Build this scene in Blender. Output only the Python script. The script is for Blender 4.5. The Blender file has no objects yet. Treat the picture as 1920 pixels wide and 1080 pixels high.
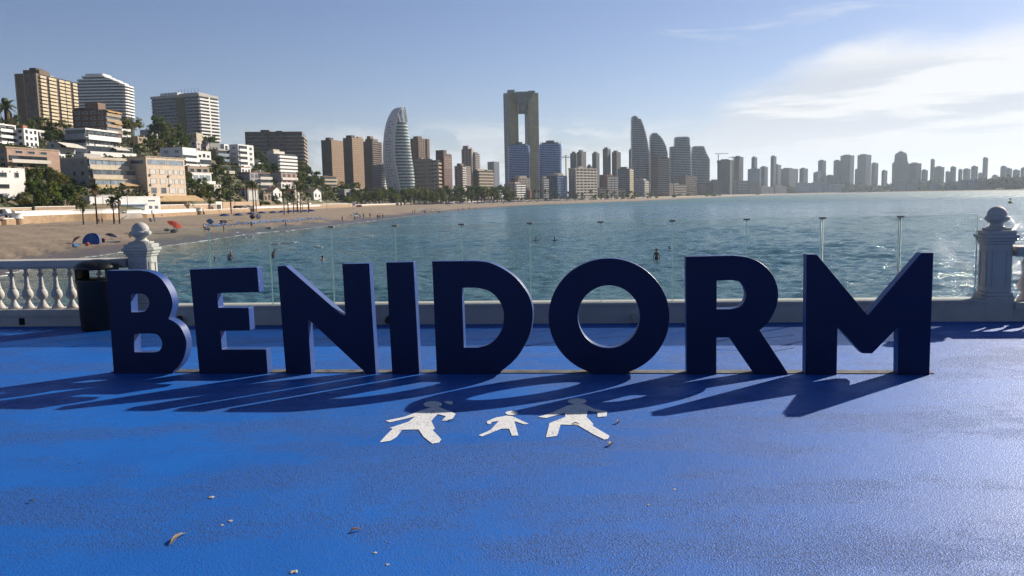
import bpy, bmesh, math, random
import numpy as np
from mathutils import Vector, Matrix, Euler
R = math.radians
rnd = random.Random(7)
SC = bpy.context.scene
COL = SC.collection

# ---------------------------------------------------------------- camera
F, PITCH, ROLL, CAMZ = 1520.0, R(6.3), R(1.2), 1.6
_fw = Vector((0, math.cos(PITCH), -math.sin(PITCH))); _up = Vector((0, math.sin(PITCH), math.cos(PITCH))); _rt = Vector((1, 0, 0))
_r = _rt*math.cos(ROLL) - _up*math.sin(ROLL); _u = _rt*math.sin(ROLL) + _up*math.cos(ROLL)
cd = bpy.data.cameras.new('camera'); cam = bpy.data.objects.new('camera', cd); COL.objects.link(cam)
cam.matrix_world = Matrix(((_r.x, _u.x, -_fw.x, 0), (_r.y, _u.y, -_fw.y, 0), (_r.z, _u.z, -_fw.z, CAMZ), (0, 0, 0, 1)))
cd.sensor_width = 36; cd.lens = 36*F/1920; cd.clip_start = 0.1; cd.clip_end = 30000
SC.camera = cam

# ---------------------------------------------------------------- world and sun
SUN_AZ, SUN_EL = R(51.5), R(28)          # azimuth clockwise from the view direction
w = bpy.data.worlds.new('World'); SC.world = w; w.use_nodes = True
nt = w.node_tree; nt.nodes.clear(); N = nt.nodes.new; L = nt.links.new
def mth(t, op, a, b=None, clamp=False):
    n = t.nodes.new('ShaderNodeMath'); n.operation = op; n.use_clamp = clamp
    for i, v in enumerate((a, b)):
        if v is None: continue
        if isinstance(v, (int, float)): n.inputs[i].default_value = v
        else: t.links.new(v, n.inputs[i])
    return n.outputs[0]
def mrange(t, v, a, b, c=0.0, d=1.0, smooth=True):
    n = t.nodes.new('ShaderNodeMapRange'); n.interpolation_type = 'SMOOTHSTEP' if smooth else 'LINEAR'
    t.links.new(v, n.inputs[0])
    for i, x in enumerate((a, b, c, d)): n.inputs[i+1].default_value = x
    return n.outputs[0]
def noise(t, vec, scale, detail=4, rough=.55, dist=0.0):
    n = t.nodes.new('ShaderNodeTexNoise'); n.inputs['Scale'].default_value = scale; n.inputs['Detail'].default_value = detail
    n.inputs['Roughness'].default_value = rough; n.inputs['Distortion'].default_value = dist
    if vec is not None: t.links.new(vec, n.inputs['Vector'])
    return n.outputs[0]
def mixc(t, f, a, b):
    n = t.nodes.new('ShaderNodeMix'); n.data_type = 'RGBA'
    for s, v in ((n.inputs[0], f), (n.inputs[6], a), (n.inputs[7], b)):
        if isinstance(v, (int, float)): s.default_value = v
        elif isinstance(v, (tuple, list)): s.default_value = tuple(v) + ((1,) if len(v) == 3 else ())
        else: t.links.new(v, s)
    return n.outputs[2]
sky = N('ShaderNodeTexSky'); sky.sky_type = 'NISHITA'; sky.sun_disc = False
sky.sun_elevation = SUN_EL; sky.sun_rotation = SUN_AZ; sky.air_density = 1.0; sky.dust_density = 0.3; sky.ozone_density = 3.5
tc = N('ShaderNodeTexCoord'); D = tc.outputs['Generated']
sx = N('ShaderNodeSeparateXYZ'); L(D, sx.inputs[0]); dx, dy, dz = sx.outputs
mp = N('ShaderNodeMapping'); mp.inputs['Scale'].default_value = (1, 1, 3.2); L(D, mp.inputs[0])
n1 = noise(nt, mp.outputs[0], 3.2, 6, .55, .4)
n2 = noise(nt, mp.outputs[0], 11, 6, .6, .3)
mp2 = N('ShaderNodeMapping'); mp2.inputs['Scale'].default_value = (1, 1, 9); mp2.inputs['Location'].default_value = (3.1, 1.7, .4); L(D, mp2.inputs[0])
n3 = noise(nt, mp2.outputs[0], 4.0, 5, .55, .2)
sd = (math.sin(SUN_AZ), math.cos(SUN_AZ))
az = mth(nt, 'ADD', mth(nt, 'MULTIPLY', dx, sd[0]), mth(nt, 'MULTIPLY', dy, sd[1]))      # towards the sun
azi = mth(nt, 'MULTIPLY', mth(nt, 'ARCTAN2', dx, dy), 57.2958); ele = mth(nt, 'MULTIPLY', mth(nt, 'ARCSINE', dz), 57.2958)   # degrees
wob = mth(nt, 'MULTIPLY', mth(nt, 'SUBTRACT', n1, .5), 5.0); wob2 = mth(nt, 'MULTIPLY', mth(nt, 'SUBTRACT', n2, .5), 2.2)
# a long bank of bright cloud low on the sun's side
topline = mrange(nt, azi, 7, 27, 3.0, 9.8)
bank = mrange(nt, mth(nt, 'SUBTRACT', mth(nt, 'ADD', ele, mth(nt, 'ADD', wob, wob2)), topline), 1.1, -1.3)
bank = mth(nt, 'MULTIPLY', bank, mth(nt, 'MULTIPLY', mrange(nt, azi, 4, 17), mrange(nt, azi, 150, 110)))
# small cumulus along the horizon
cu_n = mrange(nt, n2, .43, .55)
cu = mth(nt, 'MULTIPLY', mth(nt, 'MULTIPLY', cu_n, mrange(nt, mth(nt, 'ADD', ele, wob), 5.8, 2.6)), mrange(nt, azi, -40, 8, .45, .95))
# thin high wisps
st = mth(nt, 'MULTIPLY', mth(nt, 'MULTIPLY', mrange(nt, n3, .60, .74), mrange(nt, azi, -12, 4)), .40)
cl = mth(nt, 'MAXIMUM', mth(nt, 'MAXIMUM', mth(nt, 'MULTIPLY', bank, .9), cu), st, True)
grey = mth(nt, 'MULTIPLY', mrange(nt, n3, .45, .58), mrange(nt, ele, 9.0, 7.0))
low = mrange(nt, ele, 5.5, 1.5)
cloud_c = mixc(nt, low, mixc(nt, grey, (10.0, 10.05, 10.05), (7.2, 7.6, 8.3)), (8.3, 8.7, 9.4))
cloud_c = mixc(nt, mrange(nt, az, .15, .80), (5.6, 6.1, 6.9), cloud_c)
tint = N('ShaderNodeMix'); tint.data_type = 'RGBA'; tint.blend_type = 'MULTIPLY'; tint.inputs[0].default_value = 1; L(sky.outputs[0], tint.inputs[6]); tint.inputs[7].default_value = (1.06, .95, 1.04, 1)
colr = mixc(nt, cl, tint.outputs[2], cloud_c)
bg = N('ShaderNodeBackground'); bg.inputs[1].default_value = 0.05; L(colr, bg.inputs[0])
wo = N('ShaderNodeOutputWorld'); L(bg.outputs[0], wo.inputs[0])
sl = bpy.data.lights.new('sun', 'SUN'); sl.energy = 5.0; sl.angle = R(.55); sl.color = (1, .90, .76)
so = bpy.data.objects.new('sun', sl); COL.objects.link(so)
sdir = Vector((math.cos(SUN_EL)*sd[0], math.cos(SUN_EL)*sd[1], math.sin(SUN_EL)))
so.rotation_euler = (-sdir).to_track_quat('-Z', 'Y').to_euler(); so.location = (30, 20, 30)
SC.view_settings.view_transform = 'Standard'; SC.view_settings.look = 'None'; SC.view_settings.exposure = 0.88; SC.view_settings.gamma = 1
SC.view_settings.use_curve_mapping = False
SC.cycles.max_bounces = 6; SC.cycles.transparent_max_bounces = 12; SC.cycles.volume_bounces = 0
SC.cycles.use_denoising = True; SC.cycles.denoising_prefilter = 'FAST'

# ---------------------------------------------------------------- helpers
def ray(px, py):
    d = _fw*F + _r*(px-960) + _u*(540-py)
    return d/d.y
def P(px, py, Y):                      # the point at forward distance Y seen at that place in the photograph
    d = ray(px, py)*Y
    return Vector((d.x, d.y, d.z+CAMZ))
def G(px, py, z=0.0):                  # where a sight line meets the level z
    d = ray(px, py); return Vector((0, 0, CAMZ)) + d*((z-CAMZ)/d.z)
def lerp_tab(tab, x, k):
    xs = [t[0] for t in tab]; return float(np.interp(x, xs, [t[k] for t in tab]))
SEA = -4.0
#      col   shore  wall   ridgeY  ridge row
LAND = [(-900, 60, 150, 480, 190), (-200, 62, 172, 500, 205), (0, 69, 195, 520, 225), (60, 78, 212, 520, 236), (140, 90, 232, 530, 250), (200, 98, 242, 540, 257),
        (270, 107, 262, 550, 260), (330, 118, 300, 560, 264), (390, 129, 335, 570, 276), (470, 153, 404, 590, 292), (560, 172, 466, 640, 327), (640, 203, 560, 760, 350),
        (700, 234, 640, 860, 366), (800, 321, 760, 1000, 371), (900, 460, 880, 1200, 371), (1000, 626, 950, 1400, 369), (1100, 727, 1010, 1600, 367),
        (1200, 870, 1190, 1800, 365), (1320, 1250, 1600, 2400, 362), (1450, 2050, 2350, 3200, 360), (1580, 2450, 2650, 3600, 357), (1700, 2300, 2460, 3600, 355),
        (1820, 1900, 2060, 3600, 353), (1920, 1650, 1830, 3600, 351), (2400, 1200, 1400, 3600, 340), (3000, 900, 1100, 3600, 330)]
_lx = np.array([t[0] for t in LAND], float); _lt = np.array(LAND, float)
def land(col):
    return [float(np.interp(col, _lx, _lt[:, k])) for k in (1, 2, 3, 4)]
def hrow(px): return 372.2 - .0209*(px-960)
def ridge_z(col):
    s, wl, ry, rr = land(col)
    return max(-.3, CAMZ + (hrow(col)-rr)/F*ry)
def GZ(x, y):
    col = 960 + 1529*x/y
    s, wl, ry, rr = land(col)
    if y < s: return SEA - min(2.5, .05*(s-y))
    if y < wl: return SEA + 1.8*(y-s)/(wl-s)
    wp = wl*1.10
    if y < wp: return -.5
    t = min(1, (y-wp)/max(1, ry-wp))
    return -.5 + (ridge_z(col)+.5)*t**.85
def hit(px, py, y0=40, y1=2600):      # forward distance at which a sight line reaches the land
    y = y0
    while y < y1:
        p = P(px, py, y)
        if p.z <= GZ(p.x, p.y): return y
        y *= 1.004
    return land(px)[2]*1.03

class MB:
    def __init__(s): s.v = []; s.f = []
    def add(s, vs, fs):
        o = len(s.v); s.v += [tuple(v) for v in vs]; s.f += [tuple(i+o for i in f) for f in fs]
    def obox(s, O, a, b, c):
        O = Vector(O); a, b, c = Vector(a), Vector(b), Vector(c)
        if a.cross(b).dot(c) < 0: a, b = b, a
        s.add([O, O+a, O+a+b, O+b, O+c, O+a+c, O+a+b+c, O+b+c], [(3,2,1,0), (4,5,6,7), (0,1,5,4), (1,2,6,5), (2,3,7,6), (3,0,4,7)])
    def box(s, c, d, rz=0):
        ca, sa = math.cos(rz), math.sin(rz)
        a = Vector((ca*d[0], sa*d[0], 0)); b = Vector((-sa*d[1], ca*d[1], 0)); h = Vector((0, 0, d[2]))
        s.obox(Vector(c)-a/2-b/2, a, b, h)            # c = centre of the base
    def prism(s, pts, z0, z1):
        n = len(pts)
        if sum(pts[i][0]*pts[(i+1) % n][1]-pts[(i+1) % n][0]*pts[i][1] for i in range(n)) < 0: pts = pts[::-1]
        s.add([(p[0], p[1], z0) for p in pts]+[(p[0], p[1], z1) for p in pts],
              [tuple(range(n))[::-1], tuple(range(n, 2*n))]+[(i, (i+1) % n, n+(i+1) % n, n+i) for i in range(n)])
    def tube(s, p, q, r0, r1=None, n=8, cap=True):
        p, q = Vector(p), Vector(q); r1 = r0 if r1 is None else r1
        d = (q-p).normalized(); a = d.orthogonal().normalized(); b = d.cross(a)
        vs = [p+(a*math.cos(t)+b*math.sin(t))*r0 for t in [2*math.pi*i/n for i in range(n)]]+[q+(a*math.cos(t)+b*math.sin(t))*r1 for t in [2*math.pi*i/n for i in range(n)]]
        fs = [(i, (i+1) % n, n+(i+1) % n, n+i) for i in range(n)]
        if cap: fs += [tuple(range(n))[::-1], tuple(range(n, 2*n))]
        s.add(vs, fs)
    def lathe(s, prof, c=(0, 0, 0), n=24):
        c = Vector(c); vs = []; fs = []; m = len(prof)
        for (r, z) in prof:
            for i in range(n):
                t = 2*math.pi*i/n; vs.append(c+Vector((r*math.cos(t), r*math.sin(t), z)))
        for j in range(m-1):
            for i in range(n):
                fs.append((j*n+i, j*n+(i+1) % n, (j+1)*n+(i+1) % n, (j+1)*n+i))
        fs += [tuple(range(n))[::-1], tuple(range((m-1)*n, m*n))]
        s.add(vs, fs)
    def ext(s, O, u, n, prof):
        """a profile in (outward, up) pushed along u"""
        O = Vector(O); k = len(prof); up = Vector((0, 0, 1)); a = [O+n*x+up*z for x, z in prof]
        s.add(a+[v+u for v in a], [tuple(range(k)), tuple(range(k, 2*k))[::-1]]+[(i, k+i, k+(i+1) % k, (i+1) % k) for i in range(k)])
    def ring(s, O, u, v, n, w, h, t, d):
        """a rectangular frame of bar width t standing out d, lower left inside corner O"""
        O = Vector(O); q = []
        for dd in (0, d):
            for e in (0, t):
                for x, z in ((-e, -e), (w+e, -e), (w+e, h+e), (-e, h+e)): q.append(O+u*x+v*z+n*dd)
        fs = []
        for i in range(4):
            j = (i+1) % 4; fs += [(8+i, 12+i, 12+j, 8+j), (i, j, 4+j, 4+i), (i, 8+i, 8+j, j), (4+i, 4+j, 12+j, 12+i)]
        s.add(q, fs)
    def mesh(s, name, mat, off=None, smooth=False):
        me = bpy.data.meshes.new(name); off = off or Vector((0, 0, 0))
        me.from_pydata([(v[0]-off[0], v[1]-off[1], v[2]-off[2]) for v in s.v], [], s.f); me.update()
        if mat: me.materials.append(mat)
        if smooth: me.polygons.foreach_set('use_smooth', [True]*len(me.polygons)); me.update()
        return me
    def build(s, name, mat, parent=None, kind=None, smooth=False, loc=None):
        off = parent_off(parent) if parent else (Vector(loc) if loc else None)
        o = bpy.data.objects.new(name, s.mesh(name, mat, off, smooth)); COL.objects.link(o)
        if parent: o.parent = parent
        elif loc: o.location = loc
        if kind: o['kind'] = kind
        return o
def parent_off(p):
    off = Vector((0, 0, 0))
    while p: off += p.location; p = p.parent
    return off
def tag(o, label, cat, group=None):
    o['label'] = label; o['category'] = cat
    if group: o['group'] = group
    return o
def thing(name, label, cat, loc, group=None, rz=0):
    o = bpy.data.objects.new(name, None); COL.objects.link(o); o.location = loc; o.rotation_euler = (0, 0, rz); o.empty_display_size = .2
    return tag(o, label, cat, group)
def inst(name, me, parent=None, loc=(0, 0, 0), rz=0, sc=1, kind=None):
    o = bpy.data.objects.new(name, me); COL.objects.link(o); o.parent = parent; o.location = loc; o.rotation_euler = (0, 0, rz)
    o.scale = (sc, sc, sc) if isinstance(sc, (int, float)) else sc
    if kind: o['kind'] = kind
    return o
def copy_tree(o, parent=None):
    c = o.copy(); COL.objects.link(c); c.parent = parent
    for ch in list(o.children): copy_tree(ch, c)
    return c

_M = {}
def mat(col, rough=.8, var=.12, scale=.6, spec=.3, bump=0, bscale=20, metal=0):
    key = (tuple(col), rough, var, scale, spec, bump, bscale, metal)
    if key in _M: return _M[key]
    col = tuple(c*.64 for c in col) if not metal else col
    m = bpy.data.materials.new('mat_%d' % len(_M)); m.use_nodes = True; t = m.node_tree; b = t.nodes['Principled BSDF']
    b.inputs['Roughness'].default_value = rough; b.inputs['Specular IOR Level'].default_value = spec; b.inputs['Metallic'].default_value = metal
    if var > 0:
        g = t.nodes.new('ShaderNodeNewGeometry')
        nz = noise(t, g.outputs['Position'], scale, 5, .6)
        f = mrange(t, nz, .3, .7)
        t.links.new(mixc(t, f, [c*(1-var) for c in col], [min(1, c*(1+var)) for c in col]), b.inputs['Base Color'])
        if bump:
            bn = t.nodes.new('ShaderNodeBump'); bn.inputs['Strength'].default_value = bump; bn.inputs['Distance'].default_value = .02
            t.links.new(noise(t, g.outputs['Position'], bscale, 4), bn.inputs['Height']); t.links.new(bn.outputs[0], b.inputs['Normal'])
    else: b.inputs['Base Color'].default_value = (*col, 1)
    _M[key] = m; return m

GLASS_DARK = mat((.035, .045, .055), .12, .5, .35, .5)
GLASS_BLUE = mat((.05, .09, .16), .12, .4, .2, .5)
WHITE = mat((.96, .94, .90), .65, .06, .3)
OFFWHITE = mat((.74, .69, .61), .75, .10, .3)
CONCRETE = mat((.42, .40, .37), .85, .15, .4)
DARKMET = mat((.03, .035, .045), .45, .2, 3)
SHUTTER = mat((.72, .70, .66), .6, .08, 1)

# ---------------------------------------------------------------- sea and land
def build_sea():
    ncol = 540; cols = np.linspace(-260, 2180, ncol)
    ys = [19.0]
    while ys[-1] < 3300: ys.append(ys[-1]*1.0 + max(.07, ys[-1]*.0050))
    ys = np.array(ys); nr = len(ys)
    X = (cols[None, :]-960)/1529*ys[:, None]; Y = np.repeat(ys[:, None], ncol, 1)
    rs = np.random.RandomState(3); Z = np.zeros_like(X)
    dyr = np.gradient(ys)[:, None]
    for i in range(110):
        lam = .7*(7/.7)**rs.rand()**1.3; th = math.radians(rs.normal(200, 42)); k = 2*math.pi/lam
        amp = .0092*lam**.22
        att = np.clip((lam/np.maximum(dyr, X[:, 1:2]-X[:, 0:1])-2.0)/2.5, 0, 1)
        ph = k*(X*math.sin(th)+Y*math.cos(th))+rs.rand()*6.28
        Z += amp*att*(np.sin(ph)+.22*np.cos(2*ph))
    gust = .75+.35*np.sin(X*.11+1.3*np.sin(Y*.06))*np.sin(Y*.075+1.7)
    Z *= gust
    shore = np.interp(cols, _lx, _lt[:, 1])[None, :]
    dist = shore-Y
    Z *= np.clip(.25+dist/70, .25, 1)
    V = np.stack([X, Y, Z+SEA], -1).reshape(-1, 3)
    idx = np.arange(nr*ncol).reshape(nr, ncol)
    keep = (dist[:-1, :-1] > -25)
    q = np.stack([idx[:-1, :-1], idx[:-1, 1:], idx[1:, 1:], idx[1:, :-1]], -1)[keep]
    me = bpy.data.meshes.new('sea'); me.vertices.add(len(V)); me.vertices.foreach_set('co', V.ravel())
    me.loops.add(q.size); me.loops.foreach_set('vertex_index', q.ravel().astype(np.int32))
    me.polygons.add(len(q)); me.polygons.foreach_set('loop_start', np.arange(0, q.size, 4, dtype=np.int32)); me.polygons.foreach_set('loop_total', np.full(len(q), 4, np.int32))
    me.update(); me.validate(); me.polygons.foreach_set('use_smooth', [True]*len(me.polygons))
    at = me.attributes.new('shore', 'FLOAT', 'POINT'); at.data.foreach_set('value', dist.ravel().astype(np.float32))
    m = bpy.data.materials.new('sea_water'); m.use_nodes = True; t = m.node_tree; b = t.nodes['Principled BSDF']
    a = t.nodes.new('ShaderNodeAttribute'); a.attribute_name = 'shore'; g = t.nodes.new('ShaderNodeNewGeometry')
    big = noise(t, g.outputs['Position'], .03, 3)
    d2 = mth(t, 'ADD', a.outputs['Fac'], mth(t, 'MULTIPLY', mth(t, 'SUBTRACT', big, .5), 22))
    deep = mixc(t, mrange(t, big, .35, .65), (.042, .112, .134), (.060, .134, .148))
    c1 = mixc(t, mrange(t, d2, 2, 50), (.085, .105, .078), deep)
    foamn = noise(t, g.outputs['Position'], .9, 5, .65)
    foam = mth(t, 'MULTIPLY', mrange(t, a.outputs['Fac'], 3.2, .4), mrange(t, foamn, .42, .6))
    t.links.new(mixc(t, foam, c1, (.75, .76, .75)), b.inputs['Base Color'])
    sp = t.nodes.new('ShaderNodeSeparateXYZ'); t.links.new(g.outputs['Position'], sp.inputs[0]); far = mrange(t, sp.outputs[1], 40, 900)
    t.links.new(mth(t, 'MAXIMUM', mrange(t, foam, 0, 1, .08, .7), mrange(t, far, 0, 1, .10, .48, False)), b.inputs['Roughness'])
    b.inputs['IOR'].default_value = 1.33; b.inputs['Specular IOR Level'].default_value = .5
    mpn = t.nodes.new('ShaderNodeMapping'); mpn.inputs['Scale'].default_value = (.55, 1.1, 1); mpn.inputs['Rotation'].default_value = (0, 0, R(18)); t.links.new(g.outputs['Position'], mpn.inputs[0])
    h = mth(t, 'ADD', mth(t, 'MULTIPLY', noise(t, mpn.outputs[0], .13, 5, .65, .4), mrange(t, far, 0, 1, .3, 10)), mth(t, 'MULTIPLY', noise(t, mpn.outputs[0], .75, 6, .65, .5), 1.0))
    h = mth(t, 'ADD', h, mth(t, 'MULTIPLY', noise(t, mpn.outputs[0], 3.4, 4, .6, .4), .30))
    bn = t.nodes.new('ShaderNodeBump'); bn.inputs['Strength'].default_value = .75; bn.inputs['Distance'].default_value = .45
    t.links.new(h, bn.inputs['Height']); t.links.new(bn.outputs[0], b.inputs['Normal'])
    me.materials.append(m)
    o = bpy.data.objects.new('sea', me); COL.objects.link(o); o['kind'] = 'structure'
build_sea()

def strip(name, material, rows, c0=-700, c1=2700, dc=14):
    """a ground sheet; rows(col) gives (distance, height) pairs"""
    cols = np.arange(c0, c1+1, dc); V = []; nr = None
    for c in cols:
        rw = rows(c); nr = len(rw)
        for (y, z) in rw: V.append(((c-960)/1529*y, y, z))
    Fs = [(i*nr+j, (i+1)*nr+j, (i+1)*nr+j+1, i*nr+j+1) for i in range(len(cols)-1) for j in range(nr-1)]
    me = bpy.data.meshes.new(name); me.from_pydata(V, [], Fs); me.update(); me.materials.append(material)
    me.polygons.foreach_set('use_smooth', [True]*len(me.polygons))
    o = bpy.data.objects.new(name, me); COL.objects.link(o); o['kind'] = 'structure'; return o
def sand_rows(c):
    s, wl, ry, rr = land(c)
    return [(s*.75, SEA-1.2), (s*.93, SEA-.45)]+[(s+(wl-s)*t, SEA+1.8*t+(.10*math.sin(c*.13+t*40)+.07*math.sin(c*.31-t*23))*(t > .05 and t < .97)) for t in np.linspace(0, 1, 26)]
def sand_mat():
    m = bpy.data.materials.new('sand'); m.use_nodes = True; t = m.node_tree; b = t.nodes['Principled BSDF']; g = t.nodes.new('ShaderNodeNewGeometry')
    s = t.nodes.new('ShaderNodeSeparateXYZ'); t.links.new(g.outputs['Position'], s.inputs[0])
    n1 = noise(t, g.outputs['Position'], .12, 5, .6); n2 = noise(t, g.outputs['Position'], 1.6, 5, .7)
    dry = mixc(t, mrange(t, n1, .3, .7), (.152, .113, .075), (.215, .163, .112))
    dry = mixc(t, mth(t, 'MULTIPLY', mrange(t, n2, .48, .66), .6), dry, (.105, .075, .05))
    wet = mrange(t, s.outputs[2], SEA+.05, SEA+.38)
    t.links.new(mixc(t, wet, (.08, .06, .04), dry), b.inputs['Base Color']); t.links.new(mrange(t, wet, 0, 1, .35, .95), b.inputs['Roughness'])
    bn = t.nodes.new('ShaderNodeBump'); bn.inputs['Strength'].default_value = .9; bn.inputs['Distance'].default_value = .12
    t.links.new(n2, bn.inputs['Height']); t.links.new(bn.outputs[0], b.inputs['Normal'])
    return m
strip('beach_sand', sand_mat(), sand_rows)
def prom_rows(c):
    s, wl, ry, rr = land(c); return [(wl, SEA+1.75), (wl+.05, -.5), (wl*1.05, -.5), (wl*1.10, -.5)]
strip('promenade', mat((.36, .31, .26), .9, .15, .2), prom_rows)
def hill_rows(c):
    s, wl, ry, rr = land(c); wp = wl*1.10; zr = ridge_z(c)
    out = [(wp-.1, -.5)]
    for t in np.linspace(.03, 1, 24): out.append((wp+(ry-wp)*t, -.5+(zr+.5)*t**.85))
    out += [(ry*1.3+60, zr+1), (max(6500, ry*2), zr+1)]
    return out
def hill_mat():
    m = bpy.data.materials.new('hill_ground'); m.use_nodes = True; t = m.node_tree; b = t.nodes['Principled BSDF']; g = t.nodes.new('ShaderNodeNewGeometry')
    n1 = noise(t, g.outputs['Position'], .06, 5, .65); n2 = noise(t, g.outputs['Position'], .5, 5, .65)
    c = mixc(t, mrange(t, n1, .42, .62), (.045, .055, .02), (.15, .11, .065)); c = mixc(t, mrange(t, n2, .5, .7), c, (.03, .035, .014))
    t.links.new(c, b.inputs['Base Color']); b.inputs['Roughness'].default_value = .95
    return m
strip('hillside', hill_mat(), hill_rows)
# ---------------------------------------------------------------- the viewing terrace
def floor_mat():
    m = bpy.data.materials.new('blue_paint'); m.use_nodes = True; t = m.node_tree; b = t.nodes['Principled BSDF']; g = t.nodes.new('ShaderNodeNewGeometry'); p = g.outputs['Position']
    mps = t.nodes.new('ShaderNodeMapping'); mps.inputs['Scale'].default_value = (.35, 1.5, 1); mps.inputs['Rotation'].default_value = (0, 0, R(-4)); t.links.new(p, mps.inputs[0])
    big = noise(t, p, .45, 5, .6, .5); streak = noise(t, mps.outputs[0], 1.1, 5, .6, .3); mid = noise(t, p, 2.2, 6, .7); fine = noise(t, p, 100, 4, .7); grit = noise(t, p, 150, 3, .6)
    rough_zone = mrange(t, mth(t, 'ADD', mth(t, 'MULTIPLY', streak, .6), mth(t, 'MULTIPLY', mid, .4)), .42, .60)      # gritty against well-painted stretches
    c = mixc(t, mrange(t, big, .3, .7), (.0020, .082, .345), (.0030, .104, .42))
    c = mixc(t, mth(t, 'MULTIPLY', mrange(t, streak, .50, .70), .30), c, (.020, .105, .36))
    c = mixc(t, mth(t, 'MULTIPLY', rough_zone, .28), c, (.010, .050, .20))
    spk = noise(t, p, 105, 3, .65); vor = t.nodes.new('ShaderNodeTexVoronoi'); vor.inputs['Scale'].default_value = 120; t.links.new(p, vor.inputs['Vector'])
    spk2 = noise(t, p, 38, 4, .75); spk = mth(t, 'ADD', mth(t, 'MULTIPLY', spk, .55), mth(t, 'MULTIPLY', spk2, .45))
    pit = mth(t, 'MULTIPLY', mrange(t, spk, .525, .585), mrange(t, rough_zone, 0, 1, .22, .9))
    c = mixc(t, mth(t, 'MULTIPLY', pit, .9), c, (.005, .012, .045))
    c = mixc(t, mth(t, 'MULTIPLY', mth(t, 'MULTIPLY', mrange(t, grit, .57, .66), rough_zone), .5), c, (.07, .14, .30))
    t.links.new(c, b.inputs['Base Color'])
    t.links.new(mrange(t, rough_zone, 0, 1, .50, .62), b.inputs['Roughness']); b.inputs['Specular IOR Level'].default_value = .30
    h = mth(t, 'SUBTRACT', mth(t, 'ADD', mth(t, 'MULTIPLY', grit, .35), mth(t, 'MULTIPLY', mid, .8)), mth(t, 'MULTIPLY', pit, .9))
    h = mth(t, 'ADD', h, mth(t, 'ADD', mth(t, 'MULTIPLY', fine, .7), mth(t, 'MULTIPLY', vor.outputs['Distance'], mrange(t, rough_zone, 0, 1, .35, .9))))
    bn = t.nodes.new('ShaderNodeBump'); bn.inputs['Strength'].default_value = .9; bn.inputs['Distance'].default_value = .0045
    t.links.new(h, bn.inputs['Height']); t.links.new(bn.outputs[0], b.inputs['Normal'])
    return m
WA, WB = G(60, 612), G(1875, 602.5)
WU = (WB-WA); WU.z = 0; WU.normalize(); WN = Vector((-WU.y, WU.x, 0))       # along the parapet, and away from the camera
def wall_u(px, py_base=None):          # distance along the parapet's front line where the sight line at this column meets it
    d = ray(px, 600); s = WA.dot(WN)/d.dot(WN); return (d*s-WA).dot(WU)
def WP(u, n=0, z=0): return WA+WU*u+WN*n+Vector((0, 0, z))
m = MB(); a, b = WP(-9, .05), WP(20, .05)
m.add([(a.x, a.y, 0), (-9, -14, 0), (16, -14, 0), (b.x, b.y, 0)], [(0, 1, 2, 3)])
fl = m.build('terrace_floor', floor_mat()); fl['kind'] = 'structure'
PLASTER = mat((.56, .54, .51), .7, .10, 2.2, bump=.25, bscale=30)
m = MB(); m.obox(WP(-9, .32, -5.5), WU*29, WN*.25, Vector((0, 0, 5.4)))
m.build('seawall', mat((.40, .36, .30), .9, .2, 1.0)).__setitem__('kind', 'structure')

uL, uR = wall_u(262), wall_u(1874)
# low parapet with glass
pr = thing('parapet_wall', 'long low white parapet wall carrying the glass screen between the two ball-topped pillars', 'wall', WP(uL, 0))
H = .262
m = MB(); m.obox(WP(uL+.16, .005, -.02), WU*(uR-uL-.32), WN*.30, Vector((0, 0, H-.03+.02))); m.build('wall', PLASTER, pr)
m = MB(); m.obox(WP(uL+.16, -.012, H-.03), WU*(uR-uL-.32), WN*.335, Vector((0, 0, .03))); m.build('coping', PLASTER, pr)
gm = bpy.data.materials.new('screen_glass'); gm.use_nodes = True; t = gm.node_tree; t.nodes.clear()
tr = t.nodes.new('ShaderNodeBsdfTransparent'); tr.inputs[0].default_value = (.93, .965, .96, 1); gl = t.nodes.new('ShaderNodeBsdfGlossy'); gl.inputs['Roughness'].default_value = .02
lw = t.nodes.new('ShaderNodeFresnel'); lw.inputs[0].default_value = 1.45; ms = t.nodes.new('ShaderNodeMixShader'); om = t.nodes.new('ShaderNodeOutputMaterial')
df = t.nodes.new('ShaderNodeBsdfDiffuse'); df.inputs[0].default_value = (.55, .60, .58, 1); m2 = t.nodes.new('ShaderNodeMixShader')
g = t.nodes.new('ShaderNodeNewGeometry'); sm = mrange(t, noise(t, g.outputs['Position'], 3.5, 6, .7), .45, .8, .012, .055)
t.links.new(sm, m2.inputs[0]); t.links.new(tr.outputs[0], m2.inputs[1]); t.links.new(df.outputs[0], m2.inputs[2])
t.links.new(mth(t, 'MULTIPLY', lw.outputs[0], .6), ms.inputs[0]); t.links.new(m2.outputs[0], ms.inputs[1]); t.links.new(gl.outputs[0], ms.inputs[2]); t.links.new(ms.outputs[0], om.inputs[0])
EDGE = mat((.75, .92, .88), .25, .1, 8, .5)
jx = [wall_u(x) for x in (279, 392, 506, 622.5, 742, 867, 995, 1128, 1262.5, 1401.5, 1544, 1690.5)]+[wall_u(1836)]
def glow_edge(name, c):
    m = bpy.data.materials.new(name); m.use_nodes = True; t = m.node_tree; b = t.nodes['Principled BSDF']; b.inputs['Base Color'].default_value = (*c, 1); b.inputs['Roughness'].default_value = .3
    tl = t.nodes.new('ShaderNodeBsdfTranslucent'); tl.inputs[0].default_value = (*c, 1); mx = t.nodes.new('ShaderNodeMixShader'); mx.inputs[0].default_value = .75; t.links.new(b.outputs[0], mx.inputs[1]); t.links.new(tl.outputs[0], mx.inputs[2]); t.links.new(mx.outputs[0], t.nodes['Material Output'].inputs[0]); return m
EDGEG = glow_edge('glass_edge', (.48, .62, .60)); STRIPM = glow_edge('clear_strip', (.85, .86, .84))
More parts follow.
